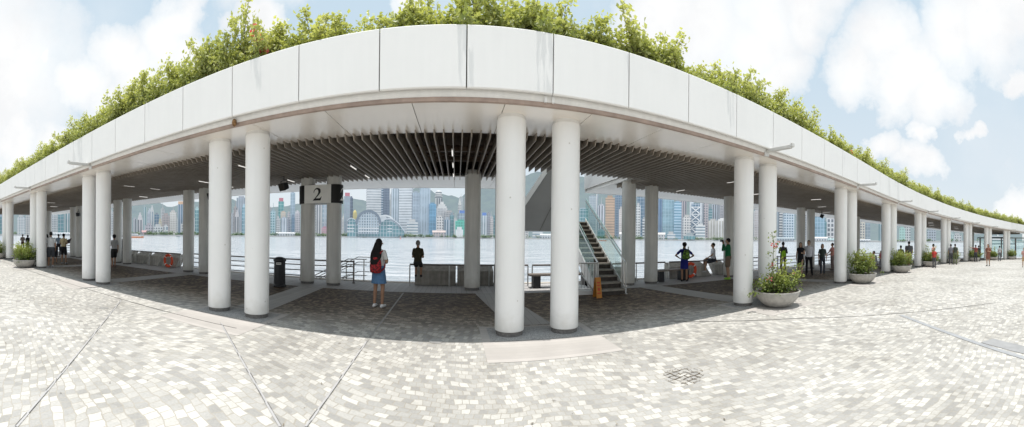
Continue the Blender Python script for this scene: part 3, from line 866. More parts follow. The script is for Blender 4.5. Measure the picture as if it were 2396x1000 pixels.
# black floodlights hung at the back columns
def floodlight(s, n, z, label, tilt=.5, rz=0.):
    o = oriented('floodlight', label, 'floodlight', s, n, z, 'black floodlights under the pergola', rz)
    mb = MB()
    q = Matrix.Rotation(tilt, 3, 'X')
    pts = [Vector(v) for v in ((-.17, -.11, -.13), (.17, -.11, -.13), (.13, .11, -.10), (-.13, .11, -.10), (-.17, -.11, .13), (.17, -.11, .13), (.13, .11, .10), (-.13, .11, .10))]
    mb.hexa([q @ p for p in pts]); local(mb, 'lamp_head', black_m, o, bevel=.012)
    mb = MB(); a = [q @ Vector(v) for v in ((-.15, -.118, -.11), (.15, -.118, -.11), (.15, -.118, .11), (-.15, -.118, .11))]; mb.add(a, [(0, 1, 2, 3)]); local(mb, 'lens', MC('lamp_lens', (.05, .045, .04), .1, .2, 9), o)
    mb = MB(); mb.tube((-.19, 0, 0), (-.19, 0, .2), .012); mb.tube((.19, 0, 0), (.19, 0, .2), .012); mb.tube((-.19, 0, .2), (.19, 0, .2), .012); mb.tube((0, 0, .2), (0, 0, .36), .015); local(mb, 'yoke', black_m, o)
floodlight(-5.55, 10.0, 3.28, 'black floodlight hanging from the louvres left of the number sign', .35, -.5)
floodlight(-9.2, 10.45, 3.22, 'black floodlight beside the column left of the two tall front columns', .3, -.9)
floodlight(18.6, 10.6, 3.26, 'black floodlight hanging above the couple walking', .4, .5)
floodlight(-20.8, 10.4, 2.98, 'small black floodlight on a back column at the far left', .1, -.8)
def roof_flood(s, label):
    o = oriented('roof_floodlight', label, 'floodlight', s, 5.16, 4.76, 'floodlights on the roof edge', -.4)
    mb = MB(); mb.box(-.075, .075, -.05, .05, -.05, .06); local(mb, 'lamp_head', black_m, o, bevel=.012)
    mb = MB(); mb.tube((0, 0, -.1), (0, 0, -.05), .02); local(mb, 'stand', black_m, o)
roof_flood(-24.6, 'small black floodlight on the roof edge at the far left')
roof_flood(-1.05, 'small black floodlight among roof bushes above the girl with red backpack')

# number sign wrapped round two back columns
TWO = [(.06, .60), (.065, .72), (.11, .84), (.20, .94), (.32, 1.0), (.46, .99), (.58, .94), (.655, .84), (.67, .73), (.645, .62), (.58, .52), (.47, .40), (.34, .27), (.24, .17), (.50, .165), (.60, .18), (.66, .22), (.70, .30), (.745, .30), (.66, 0), (.0, 0), (.0, .04), (.16, .18), (.29, .33), (.40, .48), (.455, .60), (.465, .72), (.43, .82), (.36, .875), (.27, .88), (.19, .83), (.135, .75), (.105, .66), (.09, .60)]
from mathutils.geometry import tessellate_polygon
TRI = [tuple(t) for t in tessellate_polygon([[Vector((x, y, 0)) for x, y in TWO]])]
def sign():
    z0, z1 = 2.72, 3.33; sa, sb = BACK[4]-.48, BACK[4]+.48; R = .30
    o = oriented('number_sign', 'boxed sign with bold black 2 wrapped round two back columns', 'sign', BACK[4], BN, z0)
    h = z1-z0; ha = .48
    mb = MB(); mb.box(-ha, ha, -R, -R+.02, 0, h); mb.box(-ha, ha, R-.02, R, 0, h); local(mb, 'face_panel', sign_white, o)
    # two rounded black ends
    for sg in (1, -1):
        mb = MB(); k = 20; outer = [(sg*(ha+R*math.sin(math.pi*i/k)), -R*math.cos(math.pi*i/k)) for i in range(k+1)]; inner = [(sg*(ha+(R-.02)*math.sin(math.pi*i/k)), -(R-.02)*math.cos(math.pi*i/k)) for i in range(k+1)]
        poly = outer+inner[::-1]
        for i in range(k):
            a, b, c, d = outer[i], outer[i+1], inner[i+1], inner[i]
            mb.hexa([(*a, 0), (*b, 0), (*c, 0), (*d, 0), (*a, h), (*b, h), (*c, h), (*d, h)])
        local(mb, 'end_panel', sign_black, o)
    mb = MB(); mb.box(-ha, ha, -R+.03, R-.03, .0, .015); local(mb, 'underside', MC('sign_under', (.30, .30, .29), .6), o)
    def glyph(mapf, mat):
        mb = MB(); pts = [Vector(mapf(x, y)) for x, y in TWO]
        me = bpy.data.meshes.new('numeral'); me.from_pydata([tuple(p) for p in pts], [], TRI); me.materials.append(mat)
        child('numeral', me, o)
    H = .42
    glyph(lambda x, y: (-.165+x*H-.0, -R-.004, .09+y*H), sign_black)
    glyph(lambda x, y: (.165-x*H, R+.004, .09+y*H), sign_black)
    for sg in (1, -1):
        def m(x, y, sg=sg):
            a = math.pi/2+sg*(x-.37)*H/R
            return (sg*(ha+(R+.004)*math.sin(a)), -(R+.004)*math.cos(a), .09+y*H)
        # subdivide across the curve: build from fine strips
        import itertools
        bm = bmesh.new(); vs = [bm.verts.new((x, y, 0)) for x, y in TWO]; [bm.faces.new([vs[i] for i in t]) for t in TRI]
        for i in range(1, 12):
            bmesh.ops.bisect_plane(bm, geom=bm.verts[:]+bm.edges[:]+bm.faces[:], plane_co=(.75*i/12, 0, 0), plane_no=(1, 0, 0))
        for v in bm.verts: v.co = Vector(m(v.co.x, v.co.y))
        me = bpy.data.meshes.new('numeral'); bmesh.ops.triangulate(bm, faces=bm.faces[:]); bm.to_mesh(me); bm.free(); me.materials.append(sign_white); child('numeral', me, o)
sign()

# litter bin
c = G(654, 671); o = thing('litter_bin', 'black cast litter bin with white slot beside the railing', 'litter bin', c, heading(-5)+.35)
mb = MB(); mb.lathe([(.215, 0), (.225, .03), (.215, .06), (.19, .09), (.185, .80), (.20, .82)], 8); local(mb, 'body', black_m, o, bevel=.004)
mb = MB(); mb.lathe([(.205, .82), (.215, .835), (.205, .88), (.16, .925), (.09, .95), (.03, .96)], 8); local(mb, 'lid', black_m, o)
mb = MB(); mb.box(-.075, .075, -.195, -.18, .72, .745); mb.box(-.075, .075, -.195, -.18, .77, .785); mb.box(-.075, -.065, -.195, -.18, .72, .785); mb.box(.065, .075, -.195, -.18, .72, .785); local(mb, 'slot_plate', sign_white, o)
mb = MB(); mb.box(-.062, .062, -.190, -.178, .745, .77); local(mb, 'slot', gap_m, o)

# railings
def bar_rail(a, b, n, label, mat, bars=(.18, .38, .58, .76), step=2.0, tall=.80):
    o = thing('railing', label, 'railing', P((a+b)/2, n), 0, 'railings along the waterfront')
    k = max(1, round((b-a)/step))
    for i in range(k+1):
        s = a+(b-a)*i/k; mb = MB(); mb.tube(P(s, n, 0), P(s, n, tall), .03, k=8); mb.lathe([(.055, 0), (.055, .03), (.03, .04)], 10, P(s, n, .005)); mb.build('post', mat, o, True)
    for j, z in enumerate(bars):
        mb = MB(); m = max(2, int((b-a)/.8)); r = .026 if j == len(bars)-1 else .019
        mb.path([P(a+(b-a)*i/m, n-.03, z) for i in range(m+1)], r, 8); mb.build('rail_bar', mat, o, True)
bar_rail(-11.6, -3.5, 11.3, 'dark four-bar railing behind the litter bin and the number sign', darkrail_m)
bar_rail(-33, -19.5, 11.3, 'dark four-bar railing at the far left past the concrete blocks', darkrail_m)
bar_rail(13.3, 31.5, 11.3, 'dark four-bar railing behind the couple walking', darkrail_m)
bar_rail(31.8, 50, 11.3, 'dark four-bar railing at the far right end', darkrail_m)
def glass_rail(a, b, label, step=1.35, n=11.3):
    o = thing('railing', label, 'railing', P((a+b)/2, n), 0, 'railings along the waterfront')
    k = max(1, round((b-a)/step))
    for i in range(k+1):
        s = a+(b-a)*i/k; q = P(s, n); mb = MB(); mb.tube(q, P(s, n, .70), .022, k=8); mb.build('post', steel_m, o, True)
    mb = MB(); m = max(2, int((b-a)/.8)); mb.path([P(a+(b-a)*i/m, n, .715) for i in range(m+1)], .03, 8); mb.build('handrail', steel_m if False else darkrail_m, o, True)
glass_rail(-1.55, 2.4, 'slim railing with one steel top rail in front of the man sitting alone')
glass_rail(2.55, 7.9, 'slim single-bar railing behind the staircase foot')
glass_rail(8.1, 13.1, 'slim single-bar railing that the boy in white sits on')
glass_rail(-19, -11.8, 'slim single-bar railing on the left before the life ring', 1.2)
# stepped rails down to the landing
o = thing('landing_rail', 'steel handrails descending to the water landing by the number sign', 'railing', P(-3.4, 11.5))
for n in (11.9, 13.2):
    mb = MB()
    for z in (.80, .60, .22):
        mb.path([P(-3.2, n, z), P(-3.9, n, z), P(-5.4, n, z-.75), P(-7.0, n, z-1.55)], .018, 8)
    mb.build('handrail', steel_m, o, True)
    for s, z in ((-3.3, .8), (-4.4, .55), (-5.6, -.05)):
        mb = MB(); mb.tube(P(s, n, z-1.0), P(s, n, z), .024, k=8); mb.build('post', steel_m, o, True)
mb = MB()
for i in range(8): mb.box(0, 0, 0, 0, 0, 0) if False else mb.hexa([P(-4-.42*i-.42, 12.15, -.17*i-.5), P(-4-.42*i, 12.15, -.17*i-.5), P(-4-.42*i, 13.3, -.17*i-.5), P(-4-.42*i-.42, 13.3, -.17*i-.5), P(-4-.42*i-.42, 12.15, -.17*(i+1)), P(-4-.42*i, 12.15, -.17*(i+1)), P(-4-.42*i, 13.3, -.17*(i+1)), P(-4-.42*i-.42, 13.3, -.17*(i+1))])
tag(mb.build('landing_steps', concrete_m), kind='structure')

# concrete blocks behind the slim railing, slanted joints between them
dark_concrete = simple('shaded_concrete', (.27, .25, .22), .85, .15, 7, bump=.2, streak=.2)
def block(a, b, label, n0=11.46, n1=11.88, sl=.32, top=.50, back=.66):
    c = P((a+b)/2, n0); o = None; mb = MB()
    q = [P(a, n0, .01), P(b, n0, .01), P(b, n1, .01), P(a, n1, .01), P(a+sl, n0+.02, top), P(b+sl, n0+.02, top), P(b+sl, n1, back), P(a+sl, n1, back)]
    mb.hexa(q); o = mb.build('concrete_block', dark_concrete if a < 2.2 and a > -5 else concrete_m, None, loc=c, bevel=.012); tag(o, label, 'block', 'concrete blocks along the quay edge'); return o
block(-1.40, -.02, 'concrete block under the feet of the man sitting alone', sl=.0)
block(.03, 1.25, 'concrete block between two slim rail posts behind a back column', sl=0.0)
block(1.30, 2.15, 'concrete block half hidden by the tallest front column', sl=0.0)
block(5.3, 6.75, 'concrete block with a slanted end right of the staircase', sl=-.35, top=.42, back=.55)
block(8.25, 9.45, 'pale concrete block nearest the woman with the green-black backpack', sl=-.0)
block(9.75, 10.6, 'slanted concrete block behind the orange life ring at right', sl=-.38)
block(11.05, 11.9, 'slanted concrete block below the boy in white', sl=-.38)
block(12.1, 12.9, 'slanted concrete block beside the person in green', sl=-.38)
for i, s in enumerate((-18.6, -17.3, -16.0, -14.7, -13.4)):
    block(s, s+1.02, 'slanted concrete block on the left quay, %s from the life ring' % ('fourth', 'third', 'second', 'nearest but one', 'nearest')[i], sl=.34)
# benches
def bench(a, b, n, label):
    o = thing('bench', label, 'bench', P((a+b)/2, n), 0, 'dark plank benches by the quay')
    mb = MB(); mb.sweep([(n-.2, .40), (n+.2, .40), (n+.2, .46), (n-.2, .46)], a, b, .8); mb.build('seat', bench_m, o)
    for s in (a+.25, b-.25):
        mb = MB(); mb.hexa([P(s-.12, n-.16, .0), P(s+.12, n-.16, 0), P(s+.12, n+.16, 0), P(s-.12, n+.16, 0), P(s-.12, n-.16, .398), P(s+.12, n-.16, .398), P(s+.12, n+.16, .398), P(s-.12, n+.16, .398)]); mb.build('leg', black_m, o)
bench(2.35, 4.6, 10.95, 'dark bench seen under the staircase between the tall front columns')
bench(7.15, 8.75, 10.95, 'dark bench left of the woman with hands on hips')
# life rings
def life_ring(s, n, z, label):
    o = oriented('life_ring', label, 'life ring', s, n, z, 'orange life rings on the railings')
    me = bpy.data.meshes.new('ring'); bm = bmesh.new()
    k, m = 36, 12; vs = []
    for i in range(k):
        a = 2*math.pi*i/k
        for j in range(m):
            b = 2*math.pi*j/m; r = .27+.065*math.cos(b); vs.append(bm.verts.new((r*math.cos(a), .055*math.sin(b), r*math.sin(a))))
    for i in range(k):
        for j in range(m): bm.faces.new((vs[i*m+j], vs[((i+1) % k)*m+j], vs[((i+1) % k)*m+(j+1) % m], vs[i*m+(j+1) % m]))
    bmesh.ops.recalc_face_normals(bm, faces=bm.faces); bm.to_mesh(me); bm.free(); me.materials.append(ring_m); me.polygons.foreach_set('use_smooth', [True]*len(me.polygons))
    child('ring', me, o)
    for a in (.78, 2.35, 3.93, 5.5):
        mb = MB(); c = Vector((math.cos(a), 0, math.sin(a))); t = Vector((-c.z, 0, c.x))
        for q in range(12):
            b = 2*math.pi*q/12; b2 = 2*math.pi*(q+1)/12
            f = lambda B, d: c*(.27+.069*math.cos(B))+Vector((0, .06*math.sin(B), 0))+t*d
            mb.add([f(b, -.022), f(b, .022), f(b2, .022), f(b2, -.022)], [(0, 1, 2, 3)])
        local(mb, 'band', sign_white, o)
life_ring(-12.55, 11.18, .36, 'orange life ring on the left railing by the back column')
life_ring(9.12, 11.18, .36, 'orange life ring behind the woman with hands on hips')

# ================================================================== STAIRCASE
st = thing('staircase', 'narrow stone staircase with green glass sides climbing through the roof gap', 'staircase', (2.87, 9.5, 0))
BLc, BRc = Vector((2.46, 9.42, 0)), Vector((3.30, 9.55, 0)); DIR = Vector((-.055, 1, 0)).normalized(); ACR = (BRc-BLc)
NST, RISE, GO = 14, .166, .325
def stp(u, v, z): return BLc+ACR*u+DIR*v+Vector((0, 0, z))
for i in range(NST):
    z = i*RISE; v = i*GO; mb = MB()
    mb.hexa([stp(0, v+.03, z), stp(1, v+.03, z), stp(1, v+GO+.03, z), stp(0, v+GO+.03, z), stp(0, v+.03, z+RISE-.045), stp(1, v+.03, z+RISE-.045), stp(1, v+GO+.03, z+RISE-.045), stp(0, v+GO+.03, z+RISE-.045)])
    mb.hexa([stp(0, v-.015, z+RISE-.045), stp(1, v-.015, z+RISE-.045), stp(1, v+GO+.028, z+RISE-.045), stp(0, v+GO+.028, z+RISE-.045), stp(0, v-.015, z+RISE), stp(1, v-.015, z+RISE), stp(1, v+GO+.028, z+RISE), stp(0, v+GO+.028, z+RISE)], 1)
    mb.build('step', [MC('step_riser', (.06, .05, .042), .8, .3, 9), step_m], st)
TV, TZ = NST*GO, NST*RISE
def slope_quad(u0, u1, v0, v1, za, zb, h0=0):
    """slab following the flight: from v0 to v1, between za and zb above the nosing line"""
    f = lambda v: v/GO*RISE
    return [stp(u0, v0, f(v0)+za), stp(u1, v0, f(v0)+za), stp(u1, v1, f(v1)+za), stp(u0, v1, f(v1)+za), stp(u0, v0, f(v0)+zb), stp(u1, v0, f(v0)+zb), stp(u1, v1, f(v1)+zb), stp(u0, v1, f(v1)+zb)]
for u in (-.055, 1.0):
    mb = MB(); mb.hexa(slope_quad(u+.004, u+.05, .3, TV, -.34, .17)); 
    mb.hexa([stp(u+.004, 0, .0), stp(u+.05, 0, .0), stp(u+.05, .3, .0), stp(u+.004, .3, .0), stp(u+.004, 0, .18), stp(u+.05, 0, .18), stp(u+.05, .3, .33), stp(u+.004, .3, .33)])
    mb.build('stringer', stair_white, st)
    v = .45; j = 0
    while v < TV-.2:
        e = min(v+1.75, TV); mb = MB(); mb.hexa(slope_quad(u+.02, u+.034, v+.01, e-.01, .18, 1.02)); mb.build('glass_panel', glass_m, st); v = e
    mb = MB(); f = lambda v: v/GO*RISE
    mb.path([stp(u+.027, .05, .95), stp(u+.027, .5, f(.5)+.90), stp(u+.027, TV, f(TV)+.90)], .024, 10); mb.build('handrail', steel_m, st, True)
    mb = MB(); mb.tube(stp(u+.027, .42, f(.42)+1.03), stp(u+.027, TV, f(TV)+1.03), .01, k=6); mb.build('glass_edge', MC('glass_edge', (.30, .42, .39), .3), st)
    for v in (.02, .22):
        mb = MB(); mb.tube(stp(u+.027, v, 0), stp(u+.027, v, .95), .022, k=8); mb.lathe([(.06, 0), (.06, .012), (.03, .03)], 12, stp(u+.027, v, .006)); mb.build('newel_post', steel_m, st, True)
    mb = MB()
    for q in range(7): mb.tube(stp(u+.027, .28+q*.1, .12+q*.05), stp(u+.027, .28+q*.1, .93), .008, k=6)
    mb.build('guard_bars', steel_m, st)
mb = MB(); mb.hexa([stp(0, .3, -.0)+Vector((0, 0, .0)), stp(1, .3, 0), stp(1, TV, TZ-.42), stp(0, TV, TZ-.42), stp(0, .31, .02), stp(1, .31, .02), stp(1, TV, TZ-.36), stp(0, TV, TZ-.36)]); mb.build('soffit', stair_white, st)
# side guard fence to the left of the foot
mb = MB(); A0, A1 = stp(-.06, .05, 0), stp(-1.5, .35, 0)
for q in range(15):
    p = A0.lerp(A1, q/14); mb.tube(p+Vector((0, 0, .22)), p+Vector((0, 0, .93)), .009, k=6)
mb.path([A0+Vector((0, 0, .94)), A1+Vector((0, 0, .94))], .02, 8); mb.path([A0+Vector((0, 0, .21)), A1+Vector((0, 0, .21))], .016, 8)
mb.path([A0+Vector((0, 0, .03)), A0.lerp(A1, .55)+Vector((0, 0, .93))], .014, 8)
mb.build('guard_rail', steel_m, st)
mb = MB(); mb.hexa([stp(-.1, .3, 0), stp(-.1, 1.2, 0), stp(-1.4, 1.4, 0), stp(-1.4, .5, 0), stp(-.1, .3, .10), stp(-.1, 1.2, .16), stp(-1.4, 1.4, .26), stp(-1.4, .5, .2)]); mb.build('plinth', stair_white, st)
# upper clad flight that returns over the left side
q0 = [Vector((.45, 15.3, 1.95)), Vector((2.62, 15.2, 1.95)), Vector((2.42, 13.6, 4.85)), Vector((1.69, 13.65, 4.85)), Vector((.44, 14.7, 3.05))]
mb = MB(); mb.prism(q0, (0, 0, 0), (0, 1.3, 0)); mb.build('clad_flight', stair_grey, st)
mb = MB(); mb.prism([Vector((.31, 14.66, 3.0)), Vector((.49, 14.70, 2.92)), Vector((1.78, 13.60, 4.85)), Vector((1.55, 13.60, 4.85))], (0, 0, 0), (0, .10, 0)); mb.build('edge_beam', stair_white, st)
mb = MB(); mb.prism([Vector((1.22, 15.262, 1.95)), Vector((1.24, 15.262, 1.95)), Vector((2.40, 13.70, 4.60)), Vector((2.40, 13.67, 4.66))], (0, -.012, 0), (0, .02, 0)); mb.build('cladding_joint', gap_m, st)
# landing with glass at the head of the flight
mb = MB(); mb.hexa([stp(-.1, TV+.04, TZ-.4), stp(1.06, TV+.04, TZ-.4), stp(1.06, TV+1.6, TZ-.4), stp(-.1, TV+1.6, TZ-.4), stp(-.1, TV+.04, TZ), stp(1.06, TV+.04, TZ), stp(1.06, TV+1.6, TZ), stp(-.1, TV+1.6, TZ)]); mb.build('landing', stair_white, st)
mb = MB(); mb.hexa([stp(-.1, TV+1.6, TZ), stp(1.06, TV+1.6, TZ), stp(1.06, TV+1.62, TZ), stp(-.1, TV+1.62, TZ), stp(-.1, TV+1.6, TZ+1.1), stp(1.06, TV+1.6, TZ+1.1), stp(1.06, TV+1.62, TZ+1.1), stp(-.1, TV+1.62, TZ+1.1)]); mb.build('glass_panel', glass_m, st)
# glazed kiosk of the lift beyond the stairs
p = Vector((2.55, 14.6, 0))
# folding caution board by the foot of the stairs
o = thing('caution_board', 'orange folding caution board standing at the foot of the staircase', 'sign board', stp(-.12, -.18, 0), .25)
for sg in (1, -1):
    mb = MB(); mb.hexa([(-.085, sg*.12-.008, 0), (.085, sg*.12-.008, 0), (.085, sg*.12+.008, 0), (-.085, sg*.12+.008, 0), (-.085, sg*.02-.008, .56), (.085, sg*.02-.008, .56), (.085, sg*.02+.008, .56), (-.085, sg*.02+.008, .56)]); local(mb, 'panel', orange_m, o, bevel=.004)
mb = MB()
for z0, z1, w in ((.40, .44, .05), (.33, .36, .06), (.20, .28, .035), (.12, .15, .06)):
    y = lambda z: -.12+.10*z/.56-.0105
    mb.add([(-w, y(z0), z0), (w, y(z0), z0), (w, y(z1), z1), (-w, y(z1), z1)], [(0, 1, 2, 3)])
local(mb, 'markings', signred_m, o)
# ================================================================== THE CITY ACROSS THE HARBOUR
def yh(x): return 556+8.4*math.sin((x-1198)/F)
SKY_G = 'towers of the skyline across the harbour'
def tower(x0, x1, yt, r, style, wall, win, label, yb=None, top=None, rz=None, haze=.17, name='office_tower', grp=SKY_G, cat='tower'):
    """a tower standing at distance r between two bearings, with its roofline at the given height"""
    xm = (x0+x1)/2; W = (x1-x0)/F*r; H = (yh(xm)-yt)/F*r+EYE-1.0
    c = ringpt(xm, r, 1.0); th = (xm-1198)/F
    rnd = random.Random(int(x0*13+yt))
    a = rnd.uniform(-.22, .22) if rz is None else rz
    o = thing(name, label, cat, c, -th+a, grp)
    D = min(W, 45)*.8; w = W/(math.cos(a)+abs(math.sin(a))*D/W)
    m = facade(style, wall, win, haze)
    mb = MB(); mb.box(-w/2, w/2, -D/2, D/2, 0, H); local(mb, 'tower_body', m, o)
    dark = hplain(tuple(c*.7 for c in wall), haze)
    if top == 'crown':
        mb = MB(); mb.box(-w*.36, w*.36, -D*.36, D*.36, H, H+H*.045+3); mb.box(-w*.2, w*.1, -D*.2, D*.2, H+H*.045+3, H+H*.07+5); local(mb, 'roof_crown', hplain(wall, haze), o)
    elif top == 'sign_red':
        mb = MB(); mb.box(-w*.40, w*.40, -D*.4, -D*.3, H, H+11); local(mb, 'roof_sign', hplain((.62, .10, .14), .25), o)
    elif top == 'sign_orange':
        mb = MB(); mb.box(-w*.46, w*.46, -D*.45, -D*.3, H, H+9); local(mb, 'roof_sign', hplain((.75, .42, .2), .25), o)
    elif top == 'sign_blue':
        mb = MB(); mb.box(-w*.42, w*.42, -D*.45, -D*.3, H, H+9); local(mb, 'roof_sign', hplain((.04, .16, .55), .25), o)
    elif top == 'dome':
        mb = MB(); mb.lathe([(w*.42, 0), (w*.42, w*.25), (w*.36, w*.5), (w*.2, w*.72), (w*.05, w*.8), (w*.03, w*1.1)], 16, (0, 0, H)); local(mb, 'dome', hplain((.62, .50, .14), haze), o, True)
    elif top == 'antenna':
        mb = MB(); mb.box(-w*.3, w*.3, -D*.3, D*.3, H, H+5); local(mb, 'plant_room', dark, o)
        mb = MB(); mb.tube((0, 0, H+5), (0, 0, H+26), 1.2, .4, 6); local(mb, 'mast', dark, o)
    elif top == 'steps':
        mb = MB(); mb.box(-w*.42, w*.42, -D*.42, D*.42, H, H+7); mb.box(-w*.3, w*.3, -D*.3, D*.3, H+7, H+14); mb.box(-w*.16, w*.16, -D*.16, D*.16, H+14, H+22); local(mb, 'roof_crown', hplain(wall, haze), o)
    elif top == 'round':
        mb = MB(); mb.lathe([(w*.5, 0), (w*.5, 6), (w*.56, 7), (w*.56, 13), (w*.46, 14), (w*.46, 20), (w*.4, 24), (w*.3, 27)], 24, (0, 0, H)); local(mb, 'revolving_crown', facade('hstripe', wall, win, haze), o)
    elif top == 'lattice':
        for k in range(4):
            z0, z1 = H*(.12+.2*k), H*(.12+.2*k+.17); mb = MB(); y = -D/2-1.2
            for s in (-1, 1):
                mb.tube((s*w*.32, y, z0), (0, y, (z0+z1)/2), 1.6, k=6); mb.tube((s*w*.32, y, z1), (0, y, (z0+z1)/2), 1.6, k=6)
            mb.box(-w*.36, w*.36, y-1, y+1, z1, z1+2.5); local(mb, 'cross_brace', hplain((.8, .8, .8), haze), o)
        mb = MB(); mb.box(-w*.5, -w*.36, -D*.52-2, D*.4, 0, H+8); mb.box(w*.36, w*.5, -D*.52-2, D*.4, 0, H+4); local(mb, 'side_shaft', hplain((.7, .72, .74), haze), o)
    else:
        mb = MB(); mb.box(-w*.3, w*.25, -D*.3, D*.3, H, H+4+rnd.uniform(0, 5)); local(mb, 'plant_room', dark, o)
    return o
W1 = (.70, .70, .69); W2 = (.62, .60, .58); CREAM = (.66, .61, .52); PINK = (.60, .50, .47); GREYB = (.36, .40, .45)
GB = (.10, .22, .34); GT = (.09, .30, .33); GD = (.06, .10, .16); GL = (.38, .48, .56); DW = (.20, .22, .25)
